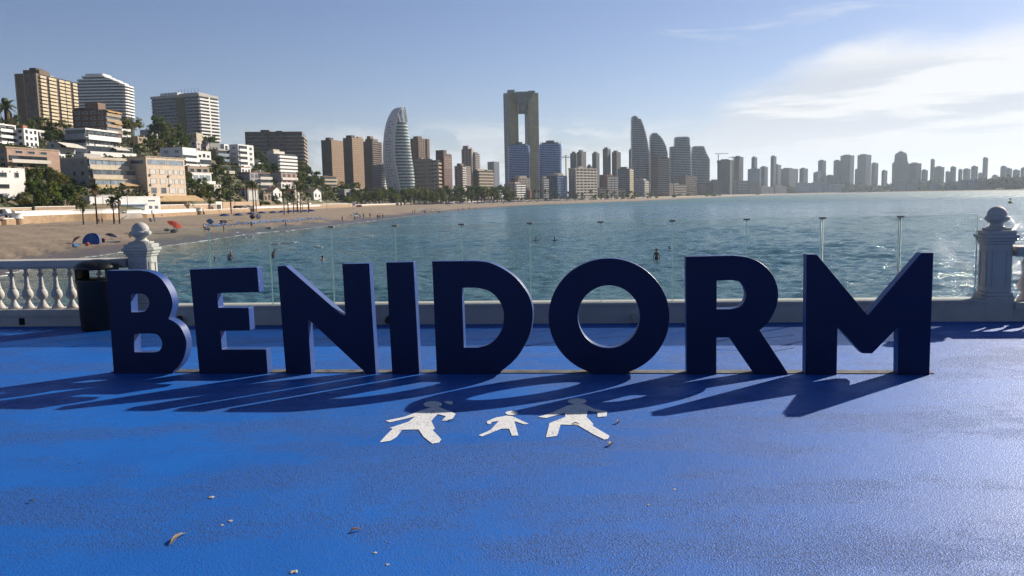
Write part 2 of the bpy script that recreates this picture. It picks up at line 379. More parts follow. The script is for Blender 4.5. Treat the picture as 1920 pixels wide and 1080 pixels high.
gs = thing('glass_screen', 'clear frameless glass screen of upright panes standing on the low white parapet', 'glass screen', WP(uL, .13, H))
for i in range(len(jx)-1):
    a, b = jx[i]+.006, jx[i+1]-.006
    m = MB(); m.obox(WP(a, .13, H-.01), WU*(b-a), WN*.012, Vector((0, 0, 1.285-H+.01))); pn = m.build('pane', gm, gs)
    m = MB(); m.obox(WP(a, .131, 1.2855), WU*(b-a), WN*.010, Vector((0, 0, .004))); m.build('top_edge', EDGEG, pn)
    
    for e in (b+.0005, a-.0045): m = MB(); m.obox(WP(e-(.001 if e > a else 0), .132, H), WU*.0055, WN*.008, Vector((0, 0, 1.28-H))); m.build('polished_edge', EDGEG, pn)
CLIP = mat((.50, .40, .30), .5, .2, 10)
STEEL = mat((.92, .92, .92), .42, .03, 6, .5, metal=1)
for i in range(1, len(jx)-1):
    m = MB(); m.obox(WP(jx[i]-.037, .115, 1.268), WU*.074, WN*.045, Vector((0, 0, .024))); m.build('clip', CLIP, gs)
    if i >= 10:
        m = MB(); m.obox(WP(jx[i]+.005, .145, H), WU*.010, WN*.006, Vector((0, 0, 1.26-H))); m.build('joint_strip', STRIPM, gs); m = MB(); m.tube(WP(jx[i]-.012, .152, H), WP(jx[i]-.012, .152, 1.262), .008, n=8); m.build('post', STEEL, gs, smooth=True)

def pillar(u, label, name='ball_pillar'):
    c = WP(u, .17); p = thing(name, label, 'pillar', c); ang = math.atan2(WU.y, WU.x)
    def q(d, z0, z1, nm):
        mb = MB(); mb.box(Vector((c.x, c.y, z0)), (d, d, z1-z0), ang); o = mb.build(nm, PLASTER, p)
        bv = o.modifiers.new('b', 'BEVEL'); bv.width = .008; bv.segments = 2; return o
    q(.335, -.02, .30, 'plinth'); q(.305, .30, .345, 'plinth_moulding'); q(.27, .345, .93, 'shaft')
    for k in range(4):
        aa = ang+k*math.pi/2; dv = Vector((math.cos(aa), math.sin(aa), 0)); tv = Vector((-dv.y, dv.x, 0))
        mb = MB(); mb.ring(Vector((c.x, c.y, .43))+dv*.134-tv*.07, tv, Vector((0, 0, 1)), dv, .14, .41, .022, .012); mb.build('panel_frame', PLASTER, p)
    q(.30, .93, .965, 'neck_moulding'); q(.335, .965, 1.005, 'cap_lower'); q(.37, 1.005, 1.045, 'cap_edge'); q(.325, 1.045, 1.095, 'cap_top'); q(.24, 1.095, 1.125, 'finial_base')
    mb = MB(); pf = [(.12, 1.125), (.085, 1.14), (.068, 1.165), (.075, 1.185), (.11, 1.20), (.134, 1.225), (.138, 1.245), (.128, 1.262), (.112, 1.27)]
    pf += [(.112*math.cos(t), 1.275+.112*math.sin(t)) for t in np.linspace(.02, 1.5, 10)]
    mb.lathe(pf, (c.x, c.y, 0), 32); mb.build('ball_finial', PLASTER, p, smooth=True)
    return p
pillar(uL, 'white pillar with ball finial behind the letter B, beside the black litter bin')
pillar(uR, 'white pillar with ball finial at the right end of the glass screen')

BAL_PROF = [(.030, .0), (.072, .0), (.074, .018), (.060, .04), (.042, .075), (.030, .105), (.028, .12), (.040, .128), (.058, .145), (.072, .175), (.073, .20), (.064, .235), (.048, .265), (.042, .275), (.046, .282), (.036, .30), (.031, .34), (.026, .41), (.024, .44), (.036, .446), (.044, .455), (.040, .468), (.026, .49), (.020, .505), (.021, .52), (.030, .54), (.040, .555)]
mb = MB(); mb.lathe(BAL_PROF, n=18); BAL = mb.mesh('baluster', PLASTER, smooth=True)
def balustrade(u0, u1, us, label):
    c = WP((u0+u1)/2, .15); p = thing('balustrade', label, 'balustrade', c)
    mb = MB(); mb.obox(WP(u0, 0, -.02), WU*(u1-u0), WN*.30, Vector((0, 0, .165))); mb.build('plinth', PLASTER, p)
    mb = MB(); mb.obox(WP(u0, -.025, .145), WU*(u1-u0), WN*.35, Vector((0, 0, .085))); mb.build('plinth_ledge', PLASTER, p)
    mb = MB(); mb.obox(WP(u0, .0, .785), WU*(u1-u0), WN*.30, Vector((0, 0, .03))); mb.obox(WP(u0, -.03, .815), WU*(u1-u0), WN*.36, Vector((0, 0, .085))); mb.build('handrail', PLASTER, p)
    for u in us:
        q = WP(u, .15, .23); inst('baluster', BAL, p, (q.x-c.x, q.y-c.y, .23-c.z))
    return p
ub0 = wall_u(14)
balustrade(uL-5.5, uL-.165, [ub0+.2145*k for k in range(-17, 8) if ub0+.2145*k < uL-.3], 'white stone balustrade with turned balusters at the left, behind the black bin')
balustrade(uR+.165, uR+5.5, [uR+.165+.17+.2145*k for k in range(24)], 'white balustrade starting right of the right-hand ball-topped pillar')

# drain holes and round wall lamps on the parapet
def wall_lamp(px, z, pale_lamp, label):
    u = wall_u(px); p = thing('wall_lamp', label, 'wall lamp', WP(u, 0, z))
    fm = mat((.55, .52, .45), .5, .15, 10) if pale_lamp else mat((.05, .045, .04), .6, .2, 10)
    mb = MB(); mb.tube(WP(u, .02, z), WP(u, -.035, z), .032, n=16); mb.build('bracket', fm, p)
    mb = MB(); a = WP(u, -.02, z-.01); mb.tube(a, a+Vector((.01, -.075, -.012)), .036, .046, 20); mb.build('head', fm, p, smooth=False)
wall_lamp(338, .105, False, 'small dark round wall lamp on the parapet right of the letter B')
wall_lamp(729, .085, False, 'small dark round wall lamp on the parapet half hidden by the letter I')
wall_lamp(1190, .09, True, 'small pale round wall lamp on the parapet seen through the letter O')
u = wall_u(41); mb = MB(); mb.obox(WP(u-.04, -.006, .02), WU*.08, WN*.03, Vector((0, 0, .095))); tag(mb.build('drain_outlet', mat((.012, .012, .012), .9, 0), loc=WP(u, 0, .06)), 'square black drain outlet low in the left balustrade plinth', 'drain')

# ---------------------------------------------------------------- the letters
LA, LB = G(213, 700.4), G(1743, 703.2); LU = LB-LA; LU.z = 0; LU.normalize(); LN = Vector((-LU.y, LU.x, 0)); TH = .115
def on_letters(px, py):
    d = ray(px, py); s = LA.dot(LN)/d.dot(LN); q = d*s; return ((q-LA).dot(LU), q.z+CAMZ)
def smooth_path(pts):
    """corners carry a third entry; runs of other points become Catmull-Rom curves"""
    n = len(pts); out = []
    for i in range(n):
        p0, p1, p2, p3 = (pts[(i+k-1) % n] for k in range(4)); out.append(p1[:2])
        if len(p1) == 3 and len(p2) == 3: continue
        a = p0 if len(p1) == 2 else p1; d = p3 if len(p2) == 2 else p2
        for k in range(1, 5):
            t_ = k/5; r = []
            for c in (0, 1): r.append(.5*(2*p1[c]+(p2[c]-a[c])*t_+(2*a[c]-5*p1[c]+4*p2[c]-d[c])*t_*t_+(3*p1[c]-a[c]-3*p2[c]+d[c])*t_**3))
            out.append(tuple(r))
    return out
def ell(cx, cy, rx, ry, n=56, ymax=None): return [(cx+rx*math.cos(2*math.pi*i/n), cy+ry*math.sin(2*math.pi*i/n)) for i in range(n)]
c = 1
LET = {
 'B': ([(200, 507.6, c), (262, 507, c), (282, 510.5), (300, 521), (313, 538), (321, 555.5), (323.5, 570), (321, 584), (316, 598, c), (327, 603.5), (338, 613), (345, 626.7), (348.6, 642), (348, 657.8), (343, 674), (333, 689), (318, 700.3, c), (213.3, 700.4, c)],
       [[(245, 558, c), (245.3, 553), (250, 550.7), (267.8, 551.3), (276.7, 557.8), (280, 568), (276.7, 578), (268.5, 584.5), (246.4, 585.5, c)], [(251.3, 634, c), (252, 628), (257, 625.7), (289, 626), (299, 631.5), (304, 643), (301, 654.4), (292, 660.4), (252, 660.2, c)]]),
 'E': ([(355.2, 505.3, c), (481.8, 501, c), (485.8, 547.8, c), (406.9, 549.6, c), (409.3, 577, c), (466, 577.2, c), (468.9, 619.8, c), (413, 620.7, c), (416, 655.5, c), (498.7, 655.3, c), (502, 700.7, c), (373.8, 700.7, c)], []),
 'N': ([(520.2, 499.3, c), (535.5, 498.3, c), (632, 582.5), (640, 588.8), (647.6, 591.5, c), (641.5, 495, c), (692.2, 494, c), (704.9, 700.4, c), (687.8, 700.4, c), (577, 597.5, c), (583.8, 700.5, c), (536.2, 700.5, c)], []),
 'I': ([(723.8, 492.3, c), (775.2, 491.2, c), (786.4, 700.2, c), (735.2, 700.2, c)], []),
 'D': ([(810, 490, c), (886, 489.3, c), (905, 490.3), (922, 494), (947, 506), (970, 523.5), (988, 547), (997, 570), (999, 593), (995.5, 620), (986, 643.6), (971, 668), (954, 685), (934, 700.2, c), (818.8, 700.2, c)],
       [[(866, 539.5, c), (890, 539.3, c), (915, 545), (931.5, 558), (942, 576.5), (944.5, 595), (941, 616), (930, 635), (915, 646.5), (896, 651.8, c), (870, 651.8, c)]]),
 'O': ([q for q in ell(1142, 594, 113.6, 109.6, 72) if q[1] < 700], [ell(1141.7, 593.8, 58.2, 58.6)]),
 'R': ([(1285.7, 481.2, c), (1376, 479.3, c), (1404.9, 483.2), (1429, 494.5), (1447, 512.5), (1456.7, 533.5), (1459.5, 554), (1455.5, 576), (1445.8, 597), (1436.2, 609.5), (1424.9, 619, c), (1479.5, 701.2, c), (1415.5, 701.2, c), (1367.5, 633, c), (1343.5, 633, c), (1343.5, 701.2, c), (1287.6, 701.2, c)],
       [[(1344, 526.2, c), (1372, 525.4, c), (1388, 529.4), (1396.4, 540.7), (1398.9, 553), (1395, 566.5), (1385.6, 576), (1370, 579.6, c), (1344, 579.7, c)]]),
 'M': ([(1512.4, 476.9, c), (1532, 477.3, c), (1627.2, 591.2, c), (1728.4, 473.7, c), (1750.5, 473.7, c), (1742.8, 703.2, c), (1683.4, 702.4, c), (1684.3, 613, c), (1635.7, 662.7, c), (1616.4, 662.7, c), (1570.7, 613.6, c), (1569, 702, c), (1510, 702, c)], []),
}
LETM = bpy.data.materials.new('letter_face_blue'); LETM.use_nodes = True; t = LETM.node_tree; b = t.nodes['Principled BSDF']; g = t.nodes.new('ShaderNodeNewGeometry')
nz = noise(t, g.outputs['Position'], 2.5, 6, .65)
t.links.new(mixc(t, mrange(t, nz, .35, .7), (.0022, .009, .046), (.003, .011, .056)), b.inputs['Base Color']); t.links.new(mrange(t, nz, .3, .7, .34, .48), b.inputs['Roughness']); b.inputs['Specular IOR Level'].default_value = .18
RETM = mat((.022, .072, .28), .42, .12, 2.5, .35)  # side faces a brighter blue than the fronts and backs
LL = {'B': 'first', 'E': 'second', 'N': 'third', 'I': 'fourth', 'D': 'fifth', 'O': 'sixth', 'R': 'seventh', 'M': 'last'}
for ch, (outer, holes) in LET.items():
    loops = []
    for k, lp in enumerate([outer]+holes):
        q = smooth_path(lp) if ch != 'O' else lp
        q = [on_letters(*p_) for p_ in q]
        q = [(u_, max(0.0, z_) if z_ > .02 else 0.0) for u_, z_ in q]; loops.append(q)
    u0 = min(p_[0] for p_ in loops[0]); org = LA+LU*u0; org.z = 0
    bm = bmesh.new(); rings = []
    for q in loops:
        vs = [bm.verts.new(LU*(p_[0]-u0)+Vector((0, 0, p_[1]))) for p_ in q]; rings.append([bm.edges.new((vs[i], vs[(i+1) % len(vs)])) for i in range(len(vs))])
    bmesh.ops.triangle_fill(bm, use_beauty=True, use_dissolve=False, edges=[e for r_ in rings for e in r_])
    ex = bmesh.ops.extrude_face_region(bm, geom=bm.faces[:]); bmesh.ops.translate(bm, verts=[v for v in ex['geom'] if isinstance(v, bmesh.types.BMVert)], vec=LN*TH)
    bmesh.ops.recalc_face_normals(bm, faces=bm.faces[:])
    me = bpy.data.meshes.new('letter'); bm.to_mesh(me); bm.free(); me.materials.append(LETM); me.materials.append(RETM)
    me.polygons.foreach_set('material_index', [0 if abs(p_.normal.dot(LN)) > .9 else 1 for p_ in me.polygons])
    o = bpy.data.objects.new('standing_letter', me); COL.objects.link(o); o.location = org
    bv = o.modifiers.new('b', 'BEVEL'); bv.width = .004; bv.segments = 2; bv.limit_method = 'ANGLE'; bv.angle_limit = R(40); bv.harden_normals = False
    tag(o, 'dark blue standing capital letter %s, %s letter of the word on the terrace' % (ch, LL[ch]), 'letter', 'big blue letters spelling the town name')
# worn concrete strip the letters stand along
mb = MB(); mb.obox(LA-LU*.05+LN*.035+Vector((0, 0, .001)), LU*7.62, LN*.13, Vector((0, 0, .007)))
mb.build('concrete_strip', mat((.155, .155, .15), .9, .5, 5, bump=.4, bscale=40), loc=LA).__setitem__('kind', 'structure')

# ---------------------------------------------------------------- white pictograms on the ground
FIGM = bpy.data.materials.new('white_road_paint'); FIGM.use_nodes = True; t = FIGM.node_tree; b = t.nodes['Principled BSDF']; g = t.nodes.new('ShaderNodeNewGeometry')
wn = mth(t, 'MULTIPLY', mrange(t, noise(t, g.outputs['Position'], 60, 4, .75), .53, .60), mrange(t, noise(t, g.outputs['Position'], 4, 3), .4, .6, .30, 1))
t.links.new(mixc(t, wn, (.54, .55, .55), (.16, .19, .26)), b.inputs['Base Color']); b.inputs['Roughness'].default_value = .75
bn = t.nodes.new('ShaderNodeBump'); bn.inputs['Strength'].default_value = .5; bn.inputs['Distance'].default_value = .004; t.links.new(noise(t, g.outputs['Position'], 80, 4), bn.inputs['Height']); t.links.new(bn.outputs[0], b.inputs['Normal'])
def zz(x, y): return (680+x/3.84, 720+y/3.84)
FIGS = [('painted white walking woman pictogram with a ponytail on the blue floor', (505, 150, 66, 23), [(583, 130), (610, 126), (645, 128), (651, 140), (645, 153), (620, 150)],
         [(165, 268), (300, 240), (430, 190), (520, 165), (560, 172), (670, 218), (650, 250), (622, 266), (570, 268), (600, 235), (540, 220), (495, 268), (520, 325), (503, 335), (567, 402), (550, 425), (500, 433), (440, 385), (402, 330), (285, 333), (245, 385), (200, 412), (122, 424), (170, 370), (218, 325), (190, 321), (330, 275), (378, 236), (290, 258), (195, 279)]),
        ('painted white running child pictogram, smallest of the three floor figures', (1073, 212, 45, 15), None,
         [(893, 272), (960, 245), (1035, 231), (1075, 235), (1195, 289), (1165, 294), (1092, 270), (1121, 375), (1074, 376), (1055, 325), (1000, 325), (860, 381), (834, 373), (920, 335), (980, 270), (932, 275), (920, 293), (897, 290)]),
        ('painted white striding man pictogram, rightmost of the three floor figures', (1545, 127, 68, 21), None,
         [(1262, 240), (1350, 215), (1470, 160), (1530, 148), (1600, 149), (1660, 180), (1760, 200), (1757, 236), (1690, 241), (1690, 206), (1620, 195), (1612, 240), (1660, 290), (1655, 305), (1778, 378), (1765, 400), (1740, 404), (1660, 365), (1550, 300), (1425, 295), (1405, 365), (1395, 378), (1320, 388), (1345, 285), (1460, 240), (1455, 212), (1380, 232), (1320, 248)])]
for lab, hd, pony, body in FIGS:
    bm = bmesh.new(); polys = [[(hd[0]+hd[2]*math.cos(a_), hd[1]+hd[3]*math.sin(a_)) for a_ in np.linspace(0, 2*math.pi, 25)[:-1]], body]+([pony] if pony else [])
    c0 = G(*zz(*hd[:2])); c0.z = .004
    for pl in polys:
        vs = [bm.verts.new(G(*zz(*q))+Vector((0, 0, .004))-c0) for q in pl]; f = bm.faces.new(vs)
    bmesh.ops.recalc_face_normals(bm, faces=bm.faces[:]); bmesh.ops.triangulate(bm, faces=bm.faces[:])
    for f in bm.faces:
        if f.normal.z < 0: f.normal_flip()
    me = bpy.data.meshes.new('floor_pictogram'); bm.to_mesh(me); bm.free(); me.materials.append(FIGM)
    o = bpy.data.objects.new('floor_pictogram', me); COL.objects.link(o); o.location = c0; tag(o, lab, 'floor marking', 'walking family painted on the floor')

# ---------------------------------------------------------------- litter bin
bc = G(190, 616.5); BINM = mat((.012, .012, .013), .45, .2, 4, .4)
bi = thing('litter_bin', 'black round litter bin with a hooded top behind the letter B', 'litter bin', bc)
mb = MB(); mb.lathe([(.225, 0), (.235, .02), (.255, .60), (.268, .64), (.268, .665), (.25, .67)], bc, 32); mb.build('body', BINM, bi, smooth=True)
for s in (-1, 1):                                                   # hood: two side walls and a domed lid
    mb = MB()
    ang = [(-.72+1.44*i/12) + (0 if s > 0 else math.pi) for i in range(13)]
    for i in range(12):
        a0, a1 = ang[i], ang[i+1]; q = []
        for r_ in (.262, .245):
            for a_ in (a0, a1):
                for z in (.66, .80): q.append((bc.x+r_*math.cos(a_), bc.y+r_*math.sin(a_), z))
        mb.add(q, [(0, 2, 3, 1), (4, 5, 7, 6), (0, 1, 5, 4), (2, 6, 7, 3), (1, 3, 7, 5), (0, 4, 6, 2)])
    mb.build('hood_side', BINM, bi)
mb = MB(); mb.lathe([(.225, .795), (.27, .795), (.272, .815), (.255, .85), (.21, .885), (.14, .91), (.05, .92)], bc, 32); mb.build('lid', BINM, bi, smooth=True)

# ---------------------------------------------------------------- things lying on the floor
def blob(px, py, r, h, colr, label, name, cat, group=None, n=9, stretch=1.0, rz=None):
    c_ = G(px, py); rz = rnd.random()*6.28 if rz is None else rz; bm = bmesh.new()
    bmesh.ops.create_icosphere(bm, subdivisions=2, radius=1)
    for v in bm.verts:
        k = 1+.22*math.sin(v.co.x*5+px)+.16*math.sin(v.co.y*7+py); x, y = v.co.x*r*k*stretch, v.co.y*r*k
        v.co = Vector((x*math.cos(rz)-y*math.sin(rz), x*math.sin(rz)+y*math.cos(rz), (v.co.z+.55)*h*(1+.2*math.sin(px+v.co.x*6))))
    me = bpy.data.meshes.new(name); bm.to_mesh(me); bm.free(); me.materials.append(mat(colr, .8, .25, 60)); o = bpy.data.objects.new(name, me); COL.objects.link(o); o.location = c_
    return tag(o, label, cat, group)
def leaf(px, py, ln, wd, colr, label, rz, curl=.01, name='dry_leaf'):
    c_ = G(px, py); mb = MB(); n = 10; V = []; ca, sa = math.cos(rz), math.sin(rz)
    for i in range(n+1):
        t_ = i/n; x = (t_-.5)*ln; w_ = wd*math.sin(math.pi*min(1, t_*.93+.05))**.7; zc = curl*(1-(2*t_-1)**2)+.004
        for s in (-1, 0, 1):
            y = s*w_/2+.05*ln*math.sin(t_*3); V.append((c_.x+x*ca-y*sa, c_.y+x*sa+y*ca, zc+abs(s)*w_*.25))
    Fc = [(i*3+j, i*3+j+1, i*3+j+4, i*3+j+3) for i in range(n) for j in range(2)]
    mb.add(V, Fc); o = mb.build(name, mat(colr, .8, .3, 50), loc=c_); sdm = o.modifiers.new('s', 'SOLIDIFY'); sdm.thickness = .002
    return tag(o, label, 'leaf')
leaf(335, 1012, .13, .024, (.26, .20, .13), 'pale curled strip of dry bark lying on the blue floor, bottom left', R(80), .012, 'curled_bark')
leaf(667, 997, .058, .018, (.30, .12, .04), 'small reddish brown dry leaf on the bare blue floor left of centre', R(28), .008)
leaf(60, 942, .035, .014, (.16, .11, .06), 'tiny brown leaf at the left edge of the blue floor', R(10), .006)
leaf(1160, 794, .06, .022, (.30, .24, .17), 'small dry leaf just right of the striding man pictogram', R(70), .015)
leaf(1146, 836, .07, .024, (.34, .30, .25), 'pale dry leaf below the leg of the striding man pictogram', R(66), .016)
leaf(845, 790, .05, .014, (.05, .04, .035), 'dark leaf below the hand of the walking woman pictogram', R(5), .004)
leaf(1079, 796, .05, .016, (.22, .12, .06), 'brown leaf stuck on the striding man pictogram', R(-10), .005)
leaf(963, 774, .03, .012, (.12, .08, .05), 'brown speck of leaf on the head of the child pictogram', R(0), .005)
PEB = [(396, 933, .022, 'star-shaped chip of white shell on the floor left of centre'), (432, 977, .015, 'white crumb between the white shell chip and the curled bark'), (703, 1037, .012, 'small white pebble below the reddish leaf'), (726, 1059, .012, 'white pebble second from the bottom edge of the floor'),
       (551, 1073, .022, 'tan crumb at the bottom edge of the floor'), (1264, 918, .013, 'cream pebble on the right half of the floor, upper of two'), (1215, 947, .012, 'cream pebble on the right half of the floor, lower of two'), (416, 985, .012, 'off-white crumb beside the curled bark'), (1283, 837, .010, 'tiny white crumb right of the pictograms'), (150, 868, .010, 'tiny dark crumb on the floor at far left')]
for px, py, r_, lab in PEB: blob(px, py, r_*.75, r_*.18, (.50, .46, .40) if 'dark' not in lab else (.05, .04, .03), lab, 'pebble', 'pebble', 'crumbs and pebbles on the floor')

# hairline cracks in the painted floor behind the letters
CRK = mat((.02, .05, .14), .9, .2, 5)
for pts in ([(440, 648), (520, 640), (600, 636), (690, 634), (720, 631)], [(790, 640), (880, 636), (960, 634)], [(930, 654), (1010, 646), (1080, 638), (1150, 632), (1200, 630)], [(1330, 642), (1390, 636), (1430, 634), (1500, 628)], [(1290, 652), (1370, 656), (1440, 662), (1500, 650)]):
    mb = MB(); q_ = []
    for a_, b_ in zip(pts[:-1], pts[1:]):
        for k in range(6): q_.append(G(a_[0]+(b_[0]-a_[0])*k/6, a_[1]+(b_[1]-a_[1])*k/6+rnd.uniform(-.6, .6)))
    w_ = [rnd.uniform(.004, .010) for _ in q_]; V_ = [v_ for v, w2 in zip(q_, w_) for v_ in ((v.x, v.y-w2, .004), (v.x, v.y+w2, .004))]
    mb.add(V_, [(2*i, 2*i+2, 2*i+3, 2*i+1) for i in range(len(q_)-1)]); mb.build('floor_crack', CRK, loc=q_[0]).__setitem__('kind', 'structure')
# ---------------------------------------------------------------- buildings
def xy(v): return Vector((v.x, v.y, 0))
def on_ray(px, py, C, e):
    """how far from C along e (level) the sight line through column px passes"""
    d = ray(px, py); a = Vector((d.x, d.y)); ln = a.x*e.y-a.y*e.x
    return (C.y*a.x-C.x*a.y)/(e.x*a.y-e.y*a.x) if abs(e.x*a.y-e.y*a.x) > 1e-9 else 0
MESHC = {}
class Bld: pass
def B(name, label, xL, xC, xR, yt, yb, Y, phi, nf, wall, Ls=(), Rs=(), roof=(), cat='building', group=None, lowz=None, yc=None, overhang=0, wallname='wall', deep=None):
    """a block seen over its corner xC: the face to the left of it and the face to the right of it, phi degrees off square"""
    if Y is None: Y = hit(xC, yb)
    az_ = math.degrees(math.atan2(xC-960, 1529)); phi = min(60, phi+az_) if phi > 0 else phi
    ph = R(phi); eR = Vector((math.sin(ph), math.cos(ph), 0)); eL = Vector((-math.cos(ph), math.sin(ph), 0))
    top = P(xC, yt, Y); C = xy(top); zt = top.z
    zb = P(xC, yb, Y).z if lowz is None else lowz
    b = on_ray(xL, yt, C, eL); a = on_ray(xR, yt, C, eR) if xR > xC+.3 else (deep or 12.0)
    if deep and xR <= xC+.3: a = deep
    a = min(max(a, 3), 70); b = min(max(b, 3), 120)
    k = Bld(); k.C, k.eR, k.eL, k.a, k.b, k.zt, k.zb, k.Y = C, eR, eL, a, b, zt, zb, Y
    ctr = C+eR*a/2+eL*b/2
    gz = min(GZ(q.x, q.y) for q in (C, C+eR*a, C+eL*b, C+eR*a+eL*b))
    k.z0 = min(gz-.6, zb)
    k.o = thing(name, label, cat, Vector((ctr.x, ctr.y, max(k.z0, gz))), group)
    mb = MB(); mb.obox(C+Vector((0, 0, k.z0)), eL*b, eR*a, Vector((0, 0, zt-k.z0))); mb.build(wallname, wall, k.o)
    k.fh = (zt-zb)/nf; k.nf = nf
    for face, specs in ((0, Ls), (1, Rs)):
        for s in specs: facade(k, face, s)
    for r_ in roof: roof_box(k, *r_)
    rq = random.Random(int(xL*7+yt)); big_ = name in ('tower', 'apartment_tower', 'apartment_block', 'slab_block')
    for i in range(rq.choice((1, 2, 3)) if big_ else rq.choice((0, 1, 1, 2))):            # plant and tanks on the roof
        f_, g_ = rq.uniform(.05, .8), rq.uniform(.1, .75); w_ = rq.uniform(1.4, 3.2) if big_ else rq.uniform(.8, 1.4)
        mb = MB(); mb.obox(C+eL*b*f_+eR*a*g_+Vector((0, 0, zt-.05)), eL*min(w_, b*.2), eR*min(w_*.8, a*.2), Vector((0, 0, rq.uniform(.9, 2.4) if big_ else rq.uniform(.6, 1.3)))); mb.build('roof_unit', rq.choice((LGREY, PAR, GREYB, OFFWHITE)), k.o)
    if big_ and rq.random() < .6:
        q_ = C+eL*b*rq.uniform(.2, .8)+eR*a*.4; mb = MB(); mb.tube((q_.x, q_.y, zt-.1), (q_.x, q_.y, zt+rq.uniform(4, 8)), .18, .08, 4); mb.build('antenna', LGREY, k.o)
    return k
def fr(k, face):
    if face == 0: return k.C+k.eL*k.b, -k.eL, -k.eR, k.b
    return k.C.copy(), k.eR, -k.eL, k.a
def pxw(k, face):
    O, u, n, wd = fr(k, face); E_ = O+u*wd; return abs(O.x/O.y-E_.x/E_.y)*1529
def facade(k, face, s):
    O, u, n, wd = fr(k, face); T = s[0]; W_ = pxw(k, face); ppm = F/k.Y
    if T == 'W':          # rows of windows: columns, width share, height share, material[, from, to, first floor, floors, frame]
        _, nc, wf, hf, gm_, *rest = s
        f0, f1 = rest[0:2] if len(rest) > 1 else (0.03, .97); g0, g1 = rest[2:4] if len(rest) > 3 else (0, k.nf)
        cw = wd*(f1-f0)/nc; ww = cw*wf; hh = k.fh*hf; big = W_*(f1-f0)/nc*wf >= 7 and hh*ppm > 3.5
        if big:
            base = MB(); base.obox(Vector((0, 0, 0))-u*ww/2-n*.05, u*ww, n*.09, Vector((0, 0, hh))); me = base.mesh('window', gm_)
            fb = MB(); fb.ring(-u*ww/2-n*.04, u, Vector((0, 0, 1)), n, ww, hh, .10, .16)
            fme = fb.mesh('window_frame', OFFWHITE)
        mb = MB()
        for j in range(g0, g1):
            z = k.zb+k.fh*(j+.5-hf/2)
            for i in range(nc):
                c = O+u*(wd*f0+cw*(i+.5))
                if big:
                    q = inst('window', me, k.o, c+Vector((0, 0, z))-k.o.location); inst('frame', fme, q)
                else:
                    h2 = hh*(1 if rnd.random() > .25 else .7); mb.obox(c-u*ww/2-n*.05+Vector((0, 0, z)), u*ww, n*.10, Vector((0, 0, h2)))
        if mb.v: mb.build('window', gm_, k.o, 'stuff')
    elif T == 'S':        # full-width slabs with parapets: reach, parapet share, material, glass[, from, to, g0, g1]
        _, d, hf, pm, gm_, *rest = s
        f0, f1 = rest[0:2] if len(rest) > 1 else (0, 1); g0, g1 = rest[2:4] if len(rest) > 3 else (0, k.nf)
        A_ = O+u*wd*f0; w2 = wd*(f1-f0)
        if gm_:
            mb = MB()
            for j in range(g0, g1): mb.obox(A_+u*.15-n*.05+Vector((0, 0, k.zb+k.fh*(j+hf*.55))), u*(w2-.3), n*.11, Vector((0, 0, k.fh*(.96-hf*.55))))
            mb.build('glazing', gm_, k.o, 'stuff')
        ind = W_*(f1-f0) >= 9
        one = MB(); one.ext(A_-k.o.location+Vector((0, 0, k.zb)), u*w2, n, [(-.02, -.12*k.fh), (d, -.12*k.fh), (d, k.fh*hf), (d-.14, k.fh*hf), (d-.14, 0), (-.02, 0)])
        if ind:
            me = one.mesh('balcony', pm)
            for j in range(g0, g1): inst('balcony', me, k.o, (0, 0, k.fh*j))
        else:
            mb = MB(); off = k.o.location
            for j in range(g0, g1): mb.add([(v[0]+off.x, v[1]+off.y, v[2]+off.z+k.fh*j) for v in one.v], one.f)
            mb.build('balcony', pm, k.o, 'stuff')
    elif T == 'B':        # stacks of balconies: spans, reach, parapet share, material, glass
        _, spans, d, hf, pm, gm_ = s[:6]; g0, g1 = s[6:8] if len(s) > 7 else (0, k.nf)
        for (f0, f1) in spans: facade(k, face, ('S', d, hf, pm, gm_, f0, f1, g0, g1))
    elif T == 'C':        # upright strips: spans, reach, material
        _, spans, d, cm, *nm = s
        for (f0, f1) in spans:
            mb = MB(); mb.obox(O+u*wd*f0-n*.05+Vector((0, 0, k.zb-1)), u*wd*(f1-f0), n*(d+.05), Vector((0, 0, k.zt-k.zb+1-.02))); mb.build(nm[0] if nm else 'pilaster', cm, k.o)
    elif T == 'A':        # one awning: floor, from, to, reach, material
        _, fl_, f0, f1, d, am = s
        mb = MB(); z = k.zb+k.fh*(fl_+.95); mb.ext(O+u*wd*f0+Vector((0, 0, z)), u*wd*(f1-f0), n, [(-.02, -.08), (d, -d*.45-.08), (d, -d*.45-.38), (d+.05, -d*.45-.38), (d+.05, -d*.45), (-.02, 0)]); mb.build('awning', am, k.o)
def roof_box(k, f0, f1, g0, g1, h, m_, name='roof_house'):
    mb = MB(); mb.obox(k.C+k.eL*k.b*(1-f1)+k.eR*k.a*g0+Vector((0, 0, k.zt-.05)), k.eL*k.b*(f1-f0), k.eR*k.a*(g1-g0), Vector((0, 0, h+.05))); return mb.build(name, m_, k.o)
BROWN = mat((.20, .14, .10)); DBROWN = mat((.10, .075, .06)); TAN = mat((.42, .32, .22)); CREAM = mat((.58, .50, .38)); SANDST = mat((.46, .33, .21)); PINKST = mat((.50, .34, .26))
REDBR = mat((.24, .11, .085)); GREYB = mat((.30, .29, .28)); LGREY = mat((.45, .45, .45)); BLUEGR = mat((.22, .26, .33)); OLIVE = mat((.22, .20, .13)); STEELB = mat((.16, .19, .24))
YAWN = mat((.62, .36, .09), .8, .1); TAWN = mat((.55, .38, .20), .8, .1); BLUEB = mat((.10, .20, .45)); PAR = mat((.55, .53, .50))
TILE = mat((.33, .14, .08), .85, .2, 1.5); GLASSG = mat((.50, .70, .66), .15, .3, .3, .5); GLASSM = mat((.13, .16, .19), .15, .4, .3, .5); GLASSL = mat((.30, .36, .42), .15, .3, .4, .5)
DW = GLASS_DARK

